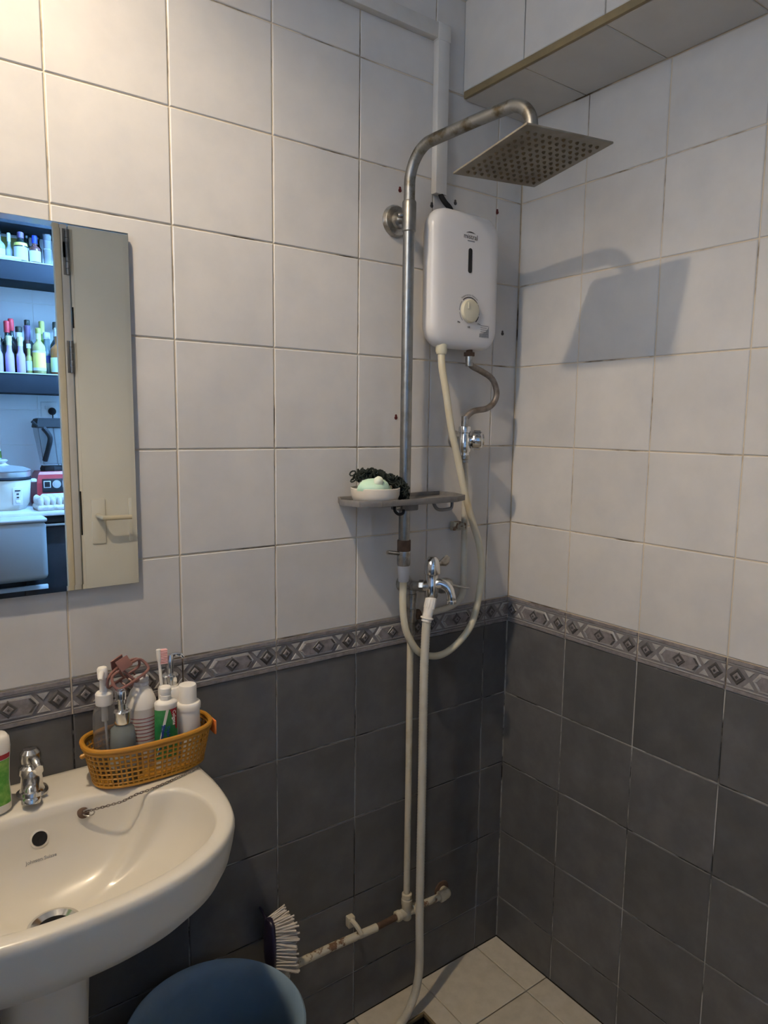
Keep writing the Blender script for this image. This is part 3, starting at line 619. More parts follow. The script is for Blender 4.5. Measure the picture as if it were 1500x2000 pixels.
# ================================================================== wash basin
BX = -1.165
def outline(right):
    """closed outline from right half points (dx, y) going from the back centre round to the front centre"""
    return [(BX + a, y) for a, y in right] + [(BX - a, y) for a, y in reversed(right) if a > 1e-6]
def smooth_poly(pts, n):
    L = len(pts); out = []
    for i in range(L):
        p0, p1, p2, p3 = [Vector(pts[(i + k) % L]) for k in (-1, 0, 1, 2)]
        for k in range(n):
            u = k / n; out.append(0.5 * ((2 * p1) + (p2 - p0) * u + (2 * p0 - 5 * p1 + 4 * p2 - p3) * u * u + (3 * p1 - p0 - 3 * p2 + p3) * u ** 3))
    return out
def raycast(poly, c, n):
    out = []
    for k in range(n):
        a = 2 * math.pi * k / n; d = Vector((math.cos(a), math.sin(a))); best = None
        for i in range(len(poly)):
            p, r_ = poly[i], poly[(i + 1) % len(poly)]; e = r_ - p; den = d.x * e.y - d.y * e.x
            if abs(den) < 1e-12: continue
            w_ = p - c; s_ = (w_.x * e.y - w_.y * e.x) / den; u = (w_.x * d.y - w_.y * d.x) / den
            if s_ > 0 and -1e-6 <= u <= 1 + 1e-6 and (best is None or s_ > best): best = s_
        out.append(c + d * best)
    return out
NS = 144; CB = Vector((BX, -.25))
orr = [(0, -.001), (.1, -.001), (.2, -.001), (.250, -.001), (.262, -.012), (.266, -.06), (.267, -.12), (.267, -.20), (.258, -.275), (.240, -.325), (.200, -.372), (.140, -.405), (.070, -.421), (0, -.425)]
irr = [(0, -.118), (.05, -.119), (.10, -.124), (.130, -.131), (.146, -.142), (.152, -.160), (.163, -.171), (.182, -.173), (.204, -.186), (.222, -.222), (.226, -.265), (.214, -.312), (.184, -.350), (.128, -.381), (.064, -.395), (0, -.399)]
O_ = raycast(smooth_poly([Vector(p) for p in outline(orr)], 5), CB, NS); I_ = raycast(smooth_poly([Vector(p) for p in outline(irr)], 5), CB, NS)
DRX, DRY, DRZ = -1.167, -.225, .688
D_ = [Vector((DRX, DRY)) + .036 * Vector((math.cos(2 * math.pi * k / NS), math.sin(2 * math.pi * k / NS))) for k in range(NS)]
def sc(P, s_, z, cen=CB): return [(cen.x + (p.x - cen.x) * s_, min(cen.y + (p.y - cen.y) * s_, -.001), z) for p in P]
def mixr(A, Bq, f, z): return [(a.x + (b_.x - a.x) * f, a.y + (b_.y - a.y) * f, z) for a, b_ in zip(A, Bq)]
zt = .8215
def apron(s_, z):   # outside wall: keeps the back at the wall, tucks the front and sides in
    return [(BX + (p.x - BX) * s_, -.001 + (p.y + .001) * (0.75 * s_ + 0.25), z) for p in O_]
rings = [[(BX + .085 * math.cos(2 * math.pi * k / NS), -.17 + .085 * math.sin(2 * math.pi * k / NS), .655) for k in range(NS)],
         apron(.42, .666), apron(.60, .676), apron(.75, .690), apron(.87, .712), apron(.935, .735), apron(.972, .760), apron(.990, .786), apron(1.0, .806),
         mixr(O_, I_, .0, .812), mixr(O_, I_, .05, .8185), mixr(O_, I_, .16, zt), mixr(O_, I_, .5, zt + .0005), mixr(O_, I_, .86, zt), mixr(O_, I_, .96, .8203), mixr(O_, I_, 1.0, .815)]
prof = [(.022, .803), (.055, .786), (.12, .764), (.22, .743), (.36, .723), (.54, .707), (.75, .696), (1.0, DRZ)]
for f_, z in prof: rings.append(mixr(I_, D_, f_, z))
t = thing('wash_basin', (BX, -.2, 0), 'cream ceramic pedestal wash basin under the mirror', 'wash basin')
b = MB(); b.loft(rings, cap0=True, cap1=False); basin = part(t, 'basin_bowl', b, 'ceramic', smooth=60)
b = MB(); b.axl((DRX, DRY, DRZ - .03), (DRX, DRY, DRZ + .01), [(.028, 0), (.028, .029), (.036, .0325), (.037, .0350), (.032, .0362), (.0232, .032), (.022, .012), (0, .010)], 36); dd = part(t, 'drain_flange', b, 'chrome')
b = MB(); b.axl((DRX, DRY, DRZ - .019), (DRX, DRY, DRZ + .01), [(.0215, 0), (.0215, .004), (0, .0045)], 24); part(dd, 'drain_hole', b, 'black')
# overflow hole on the back of the bowl
def bowl_pt(x, f_):
    """point on the bowl's back slope above x: find ring interpolation"""
    k = min(range(NS), key=lambda i: (abs(I_[i].x - x) + (10 if I_[i].y < -.25 else 0)))
    a, b_ = I_[k], D_[k]; 
    for (f0, z0), (f1, z1) in zip([(0, .815)] + prof, prof):
        if f0 <= f_ <= f1: z = z0 + (z1 - z0) * (f_ - f0) / (f1 - f0)
    return Vector((a.x + (b_.x - a.x) * f_, a.y + (b_.y - a.y) * f_, z))
p0 = bowl_pt(-1.165, .06); p1 = bowl_pt(-1.165, .12); nv = Vector((0, -(p0.z - p1.z), (p1.y - p0.y) * -1)).normalized()
if nv.z < 0: nv = -nv
pc = bowl_pt(-1.165, .085)
b = MB(); b.axl(pc - nv * .002, pc + nv, [(.0135, 0), (.0145, .0035), (.0115, .0042), (.0105, .0026), (0, .0022)], 28); ov = part(t, 'overflow_ring', b, 'ceramic')
b = MB(); b.axl(pc + nv * .0004, pc + nv, [(.0108, 0), (.0108, .0022), (0, .0025)], 24); part(ov, 'overflow_hole', b, 'black')
# maker's script on the bowl
lp = bowl_pt(-1.165, .21); lp0 = bowl_pt(-1.165, .17); lp1 = bowl_pt(-1.165, .25)
up = (lp0 - lp1).normalized(); rt = Vector((1, 0, 0)); up = (up - rt * up.dot(rt)).normalized(); nn = rt.cross(up)
if nn.z < 0: nn = -nn
lm = Matrix(((rt.x, up.x, nn.x, lp.x), (rt.y, up.y, nn.y, lp.y), (rt.z, up.z, nn.z, lp.z + .0008), (0, 0, 0, 1)))
text(t, 'maker_script', 'Johnson Suisse', .0075, 'ink_grey', lm @ Matrix.Shear('XZ', 4, (0, 0)), .0003)
# pedestal
b = MB(); rg = []
for s_, z in ((1.15, 0), (1.15, .03), (.98, .08), (.90, .3), (.92, .5), (1.0, .60), (1.16, .655)):
    rg.append([(BX - .012 + s_ * .064 * math.copysign(abs(math.cos(a)) ** .7, math.cos(a)), -.165 + s_ * .082 * math.copysign(abs(math.sin(a)) ** .7, math.sin(a)), z) for a in [2 * math.pi * k / 48 for k in range(48)]])
b.loft(rg); part(t, 'pedestal', b, 'ceramic', smooth=50)
# anchor for the plug chain
an = bowl_pt(-1.097, .035)
b = MB(); b.axl(an, an + Vector((0, -.8, .6)), [(.008, -.002), (.0095, .002), (.007, .005), (.004, .007), (.004, .011), (0, .012)], 18); part(t, 'chain_anchor', b, 'rust')
# chain: small links from the anchor to the right rear corner
ch = thing('plug_chain', (-1.0, -.12, .82), 'thin metal plug chain lying over the right rim of the basin', 'chain')
cp = [an + Vector((.002, -.010, .006)), Vector((-1.070, -.150, .8105)), Vector((-1.048, -.163, .8175)), Vector((-1.025, -.166, .8245)), Vector((-1.001, -.164, .8247)), Vector((-.973, -.157, .8247)), Vector((-.945, -.149, .8247)), Vector((-.915, -.139, .8247)), Vector((-.902, -.134, .8247))]
P = []
for i in range(len(cp) - 1):
    for k in range(8): P.append(cp[i].lerp(cp[i + 1], k / 8))
D = [0]
for i in range(len(P) - 1): D.append(D[-1] + (P[i + 1] - P[i]).length)
b = MB(); n_l = int(D[-1] / .0046)
for i in range(n_l):
    s_ = i * .0046
    k = max(j for j in range(len(D)) if D[j] <= s_); k = min(k, len(P) - 2); p = P[k].lerp(P[k + 1], min(1, (s_ - D[k]) / max(1e-9, D[k + 1] - D[k])))
    tv = (P[k + 1] - P[k]).normalized(); sv = tv.cross(Vector((0, 0, 1))).normalized(); uv_ = sv.cross(tv)
    wv = sv if i % 2 else uv_
    b.tube([p + tv * .0034 * math.cos(a) + wv * .0019 * math.sin(a) for a in [2 * math.pi * m_ / 8 for m_ in range(8)]], .0007, 5, sub=1, closed=True)
o = part(ch, 'chain_links', b, 'braid'); o['kind'] = 'stuff'
b = MB(); b.tube([an + Vector((.006 + .008 * math.cos(a), -.012 - .004 * math.cos(a), .004 + .006 * math.sin(a))) for a in [2 * math.pi * k / 12 for k in range(12)]], .0012, 6, sub=1, closed=True); part(ch, 'ring', b, 'chrome_dull')
# pillar tap
t = thing('basin_tap', (-1.163, -.062, .8215), 'chrome pillar tap on the back of the wash basin', 'tap')
b = MB(); b.lathe([(.024, .8217), (.024, .826), (.019, .829), (.017, .834), (.0165, .856), (.019, .860), (.019, .870), (.014, .874)], 28, R(-1.163, -.062, 0)); part(t, 'tap_body', b, 'chrome')
b = MB(); b.lathe([(.011, .872), (.015, .876), (.0165, .884), (.0155, .893), (.010, .899), (0, .900)], 24, R(-1.163, -.060, 0)); part(t, 'handle_cap', b, 'chrome')
b = MB(); b.tube([(-1.163, -.062, .884), (-1.160, -.082, .886), (-1.157, -.098, .879)], [.008, .0075, .006], 12); part(t, 'lever', b, 'chrome')
b = MB(); b.tube([(-1.163, -.062, .848), (-1.166, -.080, .850), (-1.169, -.096, .847), (-1.170, -.103, .840)], [.013, .0125, .012, .0115], 16); part(t, 'spout', b, 'chrome')
b = MB(); b.axl((-1.170, -.101, .846), (-1.172, -.1060, .826), [(.0125, 0), (.0145, .002), (.0145, .008), (.013, .009), (.0142, .011), (.0138, .018), (.010, .019), (.009, .014), (0, .0135)], 24); part(t, 'aerator', b, 'chrome')

# ================================================================== basket and its contents
KXc, KYc, KZ = -.980, -.090, .8224
t = thing('storage_basket', (KXc, KYc, KZ), 'mustard yellow oval plastic lattice basket on the basin rim', 'basket')
def oval(a, e, z, n=64, p=.75): return [(KXc + a * math.copysign(abs(math.cos(q_)) ** p, math.cos(q_)), KYc + e * math.copysign(abs(math.sin(q_)) ** p, math.sin(q_)), z) for q_ in [2 * math.pi * k / n for k in range(n)]]
KH = .069
def wall_oval(f_): return oval(.093 + .015 * f_, .048 + .009 * f_, KZ + .003 + f_ * KH)
b = MB(); b.tube(wall_oval(1.0), .0042, 8, sub=1, closed=True)
for z_ in (1.0,): b.tube([(p[0], p[1], p[2] - .006) for p in wall_oval(1.0)], .0028, 8, sub=1, closed=True)
part(t, 'rim', b, 'basket')
b = MB(); b.loft([wall_oval(0.0), [(p[0], p[1], p[2] + .003) for p in wall_oval(0)]]); b.tube(wall_oval(.03), .0028, 6, sub=1, closed=True); part(t, 'base', b, 'basket')
b = MB()
for f_ in [i / 8 for i in range(1, 8)]: b.tube(wall_oval(f_), .0019, 5, sub=1, closed=True)
lo, hi = oval(.093, .048, KZ + .003, 256), oval(.108, .057, KZ + .003 + KH, 256)
acc = 0.0
for k in range(256):      # uprights at even spacing along the rim
    acc += (Vector(hi[k]) - Vector(hi[k - 1])).length
    if acc >= .0079: b.cyl(lo[k], hi[k], .0019, 5); acc = 0.0
part(t, 'lattice', b, 'basket', smooth=None, kind='stuff')
b = MB(); b.box((KXc + .1135, KYc - .01, KZ + .057), (.004, .030, .026), .0018); part(t, 'end_tab', b, 'orange')
b = MB(); b.axl((KXc - .108, KYc - .01, KZ + .060), (KXc - .116, KYc - .01, KZ + .058), [(.004, 0), (.004, .006), (.002, .008)], 10); part(t, 'end_lug', b, 'basket')
Z0 = KZ + .0062
# clear pump bottle
x, y = -1.048, -.074
t = thing('pump_bottle', (x, y, Z0), 'clear plastic bottle with white pump at the left of the basket', 'bottle')
b = MB(); b.lathe([(0, 0), (.0175, 0), (.0195, .004), (.0195, .105), (.017, .117), (.011, .123), (.011, .127), (.0095, .127), (.0095, .122), (.0155, .115), (.018, .104), (.018, .005), (0, .004)], 28, R(x, y, Z0)); part(t, 'bottle_body', b, 'clear', smooth=50)
b = MB(); b.lathe([(.0135, .124), (.0142, .126), (.0142, .143), (.012, .146), (.007, .147), (.0065, .157)], 24, R(x, y, Z0)); part(t, 'collar', b, 'plastic_white')
b = MB(); b.lathe([(.0055, .156), (.0055, .170), (.0085, .171), (.0088, .186), (.007, .189), (0, .1895)], 20, R(x - .001, y, Z0)); b.tube([(x - .001, y, Z0 + .181), (x - .006, y - .012, Z0 + .181), (x - .009, y - .018, Z0 + .174)], .0042, 10); part(t, 'pump_head', b, 'plastic_white')
b = MB(); b.cyl((x, y, Z0 + .124), (x + .004, y, Z0 + .010), .0022, 8); b.cyl((x, y, Z0 + .125), (x, y, Z0 + .095), .0055, 12); part(t, 'dip_tube', b, 'plastic_white')
# grey glass soap dispenser
x, y = -1.030, -.1135
t = thing('soap_dispenser', (x, y, Z0), 'grey glass soap dispenser with a short brushed metal pump, front of the basket', 'dispenser')
b = MB(); b.lathe([(0, 0), (.019, 0), (.0215, .003), (.0205, .07), (.0188, .092), (.012, .098), (.0115, .102)], 28, R(x, y, Z0)); part(t, 'bottle_body', b, 'glass_grey', smooth=50)
b = MB(); b.lathe([(.0128, .101), (.0135, .103), (.0135, .121), (.012, .123), (.0072, .124), (.0072, .134)], 24, R(x, y, Z0)); part(t, 'collar', b, 'chrome')
b = MB(); b.lathe([(.0062, .133), (.0062, .141), (.0082, .142), (.0085, .156), (.0075, .158), (.005, .1585), (.005, .156), (0, .156)], 20, R(x - .001, y, Z0)); part(t, 'pump_head', b, 'chrome')
b = MB(); b.lathe([(.0213, .028), (.0210, .050)], 28, R(x, y, Z0), caps=False); part(t, 'printed_label', b, 'plastic_grey')
# large white bottle with red label
x, y = -.986, -.074
t = thing('lotion_bottle', (x, y, Z0), 'large white bottle with a red edged label behind the soap dispenser', 'bottle')
b = MB(); b.lathe([(0, 0), (.024, 0), (.026, .004), (.026, .105), (.0245, .118), (.018, .135), (.013, .141), (.012, .145)], 28, R(x, y, Z0)); part(t, 'bottle_body', b, 'plastic_white', smooth=50)
b = MB(); b.lathe([(.0262, .016), (.0264, .108)], 28, R(x, y, Z0), caps=False); lb = part(t, 'wrap_label', b, 'label_white')
b = MB()
for k in range(12): b.lathe([(.02655, .02 + k * .0065), (.02655, .0216 + k * .0065)], 28, R(x, y, Z0), caps=False)
part(lb, 'text_lines', b, 'label_red')
b = MB(); b.lathe([(.0268, .016), (.0268, .108)], 40, R(x, y, Z0), caps=False); b.f = [f_ for i, f_ in enumerate(b.f) if (i % 40) in (34, 35, 36, 37)]; b.m = [0] * len(b.f); part(lb, 'red_stripe', b, 'label_red')
b = MB(); b.lathe([(.0122, .144), (.0135, .146), (.0135, .150), (.0122, .152), (.0135, .154), (.0135, .159), (.011, .161), (0, .161)], 24, R(x, y, Z0)); part(t, 'cap', b, 'plastic_grey')
# tall white dispenser with metal pump
x, y = -.934, -.074
t = thing('pump_dispenser', (x, y, Z0), 'white dispenser with tall chrome pump at the back of the basket', 'dispenser')
b = MB(); b.lathe([(0, 0), (.020, 0), (.0215, .003), (.0215, .128), (.0195, .132), (.013, .133)], 28, R(x, y, Z0)); part(t, 'bottle_body', b, 'plastic_white', smooth=50)
b = MB(); b.lathe([(.0135, .132), (.0145, .134), (.0145, .152), (.0125, .154), (.0065, .155), (.0065, .166)], 24, R(x, y, Z0)); part(t, 'collar', b, 'chrome')
b = MB(); b.lathe([(.0055, .165), (.0072, .166), (.0072, .188), (.006, .190), (0, .190)], 20, R(x, y, Z0)); b.tube([(x, y, Z0 + .186), (x + .010, y - .002, Z0 + .189), (x + .019, y - .004, Z0 + .187), (x + .023, y - .005, Z0 + .182)], [.0042, .0038, .0034], 10); part(t, 'pump_head', b, 'chrome')
# white bottle with wide cap
x, y = -.912, -.100
t = thing('cosmetic_bottle', (x, y, Z0), 'plain white cosmetic bottle with round cap at the right of the basket', 'bottle')
b = MB(); b.lathe([(0, 0), (.019, 0), (.0205, .003), (.0205, .094), (.0218, .0945), (.0222, .098), (.0222, .104), (.0205, .1065), (.016, .107)], 28, R(x, y, Z0)); part(t, 'bottle_body', b, 'plastic_white', smooth=40)
b = MB(); b.lathe([(.0155, .1065), (.0155, .135), (.0145, .138), (.0, .1385)], 24, R(x, y, Z0)); part(t, 'cap', b, 'plastic_white', smooth=40)
# toothpaste tube standing on its crimp, cap up
x, y = -.957, -.116
t = thing('toothpaste_tube', (x, y, Z0), 'green and red toothpaste tube with white flip cap', 'toothpaste')
def tube_ring(a, e, z, n=40): return [(x + a * math.cos(2 * math.pi * k / n), y + e * math.sin(2 * math.pi * k / n), Z0 + z) for k in range(n)]
def tp(z): f_ = z / .125; return (.0215 - .0025 * f_, .002 + .013 * f_)
b = MB(); b.loft([tube_ring(*tp(z), z) for z in (0, .03, .06, .09, .112)] + [tube_ring(.0195, .0155, .120), tube_ring(.019, .015, .122), tube_ring(.012, .010, .126)]); bd = part(t, 'tube_body', b, 'plastic_white', smooth=50)
def tube_patch(z0, z1, k0, k1, push, fn0=None):
    """skin patch on the camera side of the tube, angles k0..k1 in degrees"""
    b = MB(); v = []; f_ = []; nz, na = 8, 14
    for i in range(nz + 1):
        for j in range(na + 1):
            z = z0 + (z1 - z0) * i / nz; a0, a1 = k0, k1
            if fn0: a0, a1 = fn0(i / nz)
            a = math.radians(a0 + (a1 - a0) * j / na); A, E = tp(z); v.append((x + (A + push) * math.cos(a), y + (E + push) * math.sin(a), Z0 + z))
    for i in range(nz):
        for j in range(na): f_.append((i * (na + 1) + j, i * (na + 1) + j + 1, (i + 1) * (na + 1) + j + 1, (i + 1) * (na + 1) + j))
    b.add(v, f_); return b
part(bd, 'green_print', tube_patch(.02, .1115, 178, 332, .0004), 'tube_green')
part(bd, 'red_print', tube_patch(.072, .1115, 280, 318, .0008, lambda f_: (312 - 36 * f_, 322)), 'tube_red')
part(bd, 'white_swirl', tube_patch(.03, .1115, 250, 280, .0008, lambda f_: (212 + 45 * f_, 224 + 47 * f_)), 'plastic_white')
part(bd, 'blue_swirl', tube_patch(.03, .085, 250, 280, .0012, lambda f_: (218 + 30 * f_, 226 + 30 * f_)), 'tube_blue')
vt = Vector((.42, -.90, 0)).normalized()     # direction the print faces
def tube_text(body, size, m, off, z, dx):
    nrm = Vector((dx, -1, 0)).normalized(); upv = Vector((0, 0, -1)); rtv = upv.cross(nrm)
    # reads downwards along the tube
    A = Matrix(((upv.x, -rtv.x, nrm.x, 0), (upv.y, -rtv.y, nrm.y, 0), (upv.z, -rtv.z, nrm.z, 0), (0, 0, 0, 1)))
    A = Matrix(((0, nrm.y * -1, nrm.x, 0), (0, nrm.x, nrm.y, 0), (-1, 0, 0, 0), (0, 0, 0, 1)))
    return Matrix.Translation((x + off, y, Z0 + z)) @ A
A_, E_ = tp(.09)
text(bd, 'brand_print', 'Colgate', .0085, 'plastic_white', tube_text('', 0, 0, .0070, .095, .25) @ Matrix.Translation((0, 0, E_ * .93 + .0016)), .0006)
text(bd, 'name_print', 'Triple', .0080, 'tube_blue', tube_text('', 0, 0, -.0005, .072, 0) @ Matrix.Translation((0, 0, tp(.072)[1] + .0014)), .0006)
text(bd, 'name_print', 'Action', .0080, 'tube_blue', tube_text('', 0, 0, -.0075, .074, -.2) @ Matrix.Translation((0, 0, tp(.074)[1] * .96 + .0014)), .0006)
b = MB(); b.lathe([(.0092, .125), (.0096, .134), (.0090, .1345), (.0092, .140), (.0102, .1405), (.0102, .147), (.0085, .149), (0, .1492)], 24, R(x, y, Z0)); part(t, 'flip_cap', b, 'plastic_white', smooth=40)
# toothbrush leaning in the basket
t = thing('toothbrush', (-.952, -.105, Z0), 'white toothbrush with pink bristles standing upright in the basket', 'toothbrush')
b = MB(); b.tube([(-.951, -.104, Z0 + .004), (-.953, -.100, Z0 + .08), (-.9565, -.094, Z0 + .15), (-.958, -.092, Z0 + .180), (-.959, -.091, Z0 + .208)], [.0042, .004, .003, .0026, .0042], 10); part(t, 'handle', b, 'plastic_white')
b = MB()
for i in range(9):
    for j in range(3): b.cyl((-.957 + .0, -.094 + j * .003, Z0 + .183 + i * .0029), (-.945, -.096 + j * .003, Z0 + .183 + i * .0029), .0012, 6)
part(t, 'bristle_tufts', b, 'pink', kind='stuff')
# hair claw clip resting on the bottle tops
t = thing('hair_claw', (-1.012, -.080, .988), 'mauve brown hair claw clip lying on top of the bottles', 'hair clip')
c_ = Vector((-1.010, -.080, 1.000)); rot_ = Matrix.Rotation(math.radians(-18), 4, 'Y') @ Matrix.Rotation(math.radians(20), 4, 'Z')
def cl(p): return c_ + (rot_ @ Vector(p))
for sg in (-1, 1):
    b = MB(); fr = [(-.030, sg * .004, .012), (-.012, sg * .007, .016), (.012, sg * .007, .016), (.030, sg * .004, .010), (.033, sg * .013, -.006), (.020, sg * .017, -.010), (-.020, sg * .017, -.010), (-.034, sg * .013, -.006)]
    b.tube([cl(p) for p in fr], .0026, 8, sub=4, closed=True)
    for k in range(4):
        xx = -.020 + k * .0133; b.tube([cl((xx, sg * .0165, -.009)), cl((xx, sg * .014, -.016)), cl((xx, sg * .004, -.021))], [.0024, .002, .0014], 6)
    b.tube([cl((-.01, sg * .0075, .016)), cl((.0, sg * .013, -.010))], .0024, 6, sub=1)
    jw = part(t, 'jaw', b, 'clip')
    b = MB(); b.box((0, 0, 0), (.024, .003, .020), .001, mx=Matrix.Translation(cl((-.004, sg * .010, .024))) @ rot_ @ Matrix.Rotation(sg * .35, 4, 'X')); part(jw, 'finger_tab', b, 'clip')
# green hand soap bottle at the far left
x, y = -1.232, -.088
t = thing('hand_soap_bottle', (x, y, zt + .0008), 'white bottle with green and red label beside the basin tap', 'bottle')
b = MB(); rg = []
for a, e, z in ((.030, .018, 0), (.035, .022, .004), (.0355, .0225, .02), (.034, .0215, .05), (.036, .022, .085), (.038, .0225, .105), (.037, .022, .118), (.033, .019, .124), (.015, .013, .127)):
    rg.append([(x + a * math.copysign(abs(math.cos(q_)) ** .8, math.cos(q_)), y + e * math.copysign(abs(math.sin(q_)) ** .8, math.sin(q_)), zt + .0008 + z) for q_ in [2 * math.pi * k / 40 for k in range(40)]])
b.loft(rg); bd = part(t, 'bottle_body', b, 'plastic_white', smooth=50)
def hs_patch(z0, z1, a0, a1, m, nm, slope=0):
    b = MB(); v = []; f_ = []; nz, na = 8, 16
    def prof_(z):
        pts = ((0, .030, .018), (.004, .035, .022), (.02, .0355, .0225), (.05, .034, .0215), (.085, .036, .022), (.105, .038, .0225), (.118, .037, .022))
        for (za, aa, ea), (zb, ab, eb) in zip(pts, pts[1:]):
            if za <= z <= zb: u = (z - za) / (zb - za); return aa + (ab - aa) * u + .0006, ea + (eb - ea) * u + .0006
    for i in range(nz + 1):
        for j in range(na + 1):
            z = z0 + (z1 - z0) * i / nz + slope * (j / na) * (1 if i == nz else 0); a = math.radians(a0 + (a1 - a0) * j / na); A, E = prof_(min(z, .117))
            v.append((x + A * math.copysign(abs(math.cos(a)) ** .8, math.cos(a)), y + E * math.copysign(abs(math.sin(a)) ** .8, math.sin(a)), zt + .0008 + z))
    for i in range(nz):
        for j in range(na): f_.append((i * (na + 1) + j, i * (na + 1) + j + 1, (i + 1) * (na + 1) + j + 1, (i + 1) * (na + 1) + j))
    b.add(v, f_); part(bd, nm, b, m)
hs_patch(.016, .088, 195, 335, 'green_label', 'front_label'); hs_patch(.089, .097, 195, 335, 'tube_red', 'red_stripe')
b = MB(); b.lathe([(.012, .1265), (.012, .142), (.007, .144), (.005, .158)], 20, R(x - .01, y, zt + .0008)); part(t, 'pump_collar', b, 'plastic_white')

# ================================================================== shower column
SX, SY = -.392, -.052
t = thing('shower_column', (SX, 0, 1.08), 'stained steel rain shower column with square head and wall bracket', 'shower')
EX, EY = -.357, -.358
def ap(s_): return (SX + (EX - SX) * s_, SY + (EY - SY) * s_)
pts = [(SX, SY, 1.13), (SX, SY, 1.5), (SX, SY, 1.85), (SX, SY, 1.93)]
for k in range(1, 7):
    a = math.pi / 2 * k / 6; s_ = (.062 * (1 - math.cos(a))) / .308; pts.append((*ap(s_), 1.93 + .072 * math.sin(a)))
pts += [(*ap(.4), 2.004), (*ap(.6), 2.006), (*ap(.835), 2.006)]
for k in range(1, 7):
    a = math.pi / 2 * k / 6; pts.append((*ap(.835 + .165 * math.sin(a)), 1.956 + .05 * math.cos(a)))
pts.append((EX, EY, 1.922))
k0 = next(i for i, p in enumerate(pts) if p[2] > 1.9)
b = MB(); b.tube(pts[:3], .0125, 20, sub=2); part(t, 'riser_pipe', b, 'steel')
b = MB(); b.tube(pts[2:], .0118, 20, sub=4); part(t, 'shower_arm', b, 'steel_rust')
b = MB(); b.axl((SX, SY, 1.835), (SX, SY, 1.9), [(.0132, 0), (.0150, .002), (.0150, .060), (.0135, .063)], 24); part(t, 'collar', b, 'steel')
b = MB(); b.axl((SX + .002, .0, 1.868), (SX + .002, -1, 1.868), [(.034, -.001), (.034, .004), (.030, .010), (.018, .012), (.016, .018), (.010, .02), (.010, .05)], 32); br = part(t, 'wall_flange', b, 'chrome_dull')
b = MB(); b.axl((SX - .012, SY + .004, 1.868), (SX - .026, SY + .01, 1.866), [(.006, 0), (.006, .008), (.0045, .012)], 12); part(br, 'set_screw', b, 'chrome_dull')
# head
rv = Vector((-.0986, -.0526, -.0926)); HR = Matrix.Rotation(rv.length, 4, rv.normalized()); HC = Vector((-.3542, -.3565, 1.9037))
HM = Matrix.Translation(HC) @ HR
b = MB(); b.box((0, 0, .002), (.2, .2, .004), .0015, mx=HM); hd = part(t, 'shower_head', b, 'head_under')
b = MB(); b.lathe([(.03, .004), (.028, .007), (.016, .012), (.014, .022), (.013, .026)], 24, HM); part(hd, 'swivel_joint', b, 'steel')
nz_me = None
NB = MB(); NB.lathe([(.0036, 0), (.0030, -.0018), (.0016, -.0036), (0, -.0038)], 8); nz_me = NB.mesh('nozzle', 'nozzle')
for i in range(11):
    for j in range(11):
        o = bpy.data.objects.new('nozzle', nz_me); COL.objects.link(o); o.parent = hd
        o.matrix_local = Matrix.Translation(HM @ Vector((-.08 + .016 * i, -.08 + .016 * j, 0)) - wloc(hd)) @ HR
# lower fitting: rusty coupling, valve body with lever, plastic sleeve
b = MB(); b.axl((SX, SY, 1.175), (SX, SY, 1.0), [(.0145, 0), (.0152, .002), (.0152, .024), (.014, .025)], 20); part(t, 'coupling', b, 'rust')
b = MB(); b.axl((SX, SY, 1.150), (SX, SY, 1.0), [(.0148, 0), (.0152, .002), (.0152, .030), (.0135, .034)], 20); vb = part(t, 'diverter_body', b, 'chrome_dull')
b = MB(); b.cyl((SX - .012, SY, 1.145), (SX - .047, SY - .002, 1.152), .0045, 10); part(vb, 'lever', b, 'chrome_dull')
b = MB(); b.axl((SX, SY, 1.117), (SX, SY, 1.0), [(.0138, 0), (.0138, .004), (.0118, .036), (.011, .037)], 20); part(t, 'plastic_sleeve', b, 'plastic_grey')

# shelf clamped on the riser
sz = 1.262
t = thing('shower_shelf', (SX, -.06, sz), 'grey plastic shelf clamped to the shower pipe', 'shelf')
poly = [(-.535, -.006), (-.562, -.055), (-.545, -.100), (-.505, -.122), (-.30, -.122), (-.262, -.104), (-.248, -.055), (-.252, -.006)]
b = MB(); b.prism(poly, sz, sz + .004); sb = part(t, 'tray', b, 'shelf_grey', smooth=None)
b = MB(); n = len(poly)
for i in range(n):
    p, q_ = Vector((*poly[i], 0)), Vector((*poly[(i + 1) % n], 0)); d = (q_ - p); L_ = d.length; a = math.atan2(d.y, d.x)
    b.box((0, 0, 0), (L_ + .004, .004, .013), .001, mx=Matrix.Translation((p + q_) / 2 + Vector((0, 0, sz + .0065))) @ Matrix.Rotation(a, 4, 'Z'))
part(t, 'edge_rail', b, 'shelf_grey')
b = MB(); b.box((SX, SY, sz - .010), (.046, .044, .019), .003); cl_ = part(t, 'clamp_block', b, 'shelf_grey')
b = MB(); b.cyl((SX - .024, SY - .012, sz - .011), (SX - .037, SY - .014, sz - .011), .006, 12); part(cl_, 'clamp_screw', b, 'chrome_dull')
b = MB(); b.tube([(-.455, -.10, sz + .001), (-.455, -.10, sz - .012), (-.448, -.104, sz - .020), (-.438, -.106, sz - .018), (-.436, -.106, sz - .010)], .0032, 8); part(t, 'hook', b, 'black')
b = MB(); b.tube([(-.350, -.10, sz + .001), (-.345, -.104, sz - .012), (-.335, -.106, sz - .017), (-.312, -.106, sz - .017), (-.300, -.105, sz - .014), (-.298, -.104, sz + .001)], .0038, 8, sub=3); part(t, 'hook', b, 'shelf_grey')
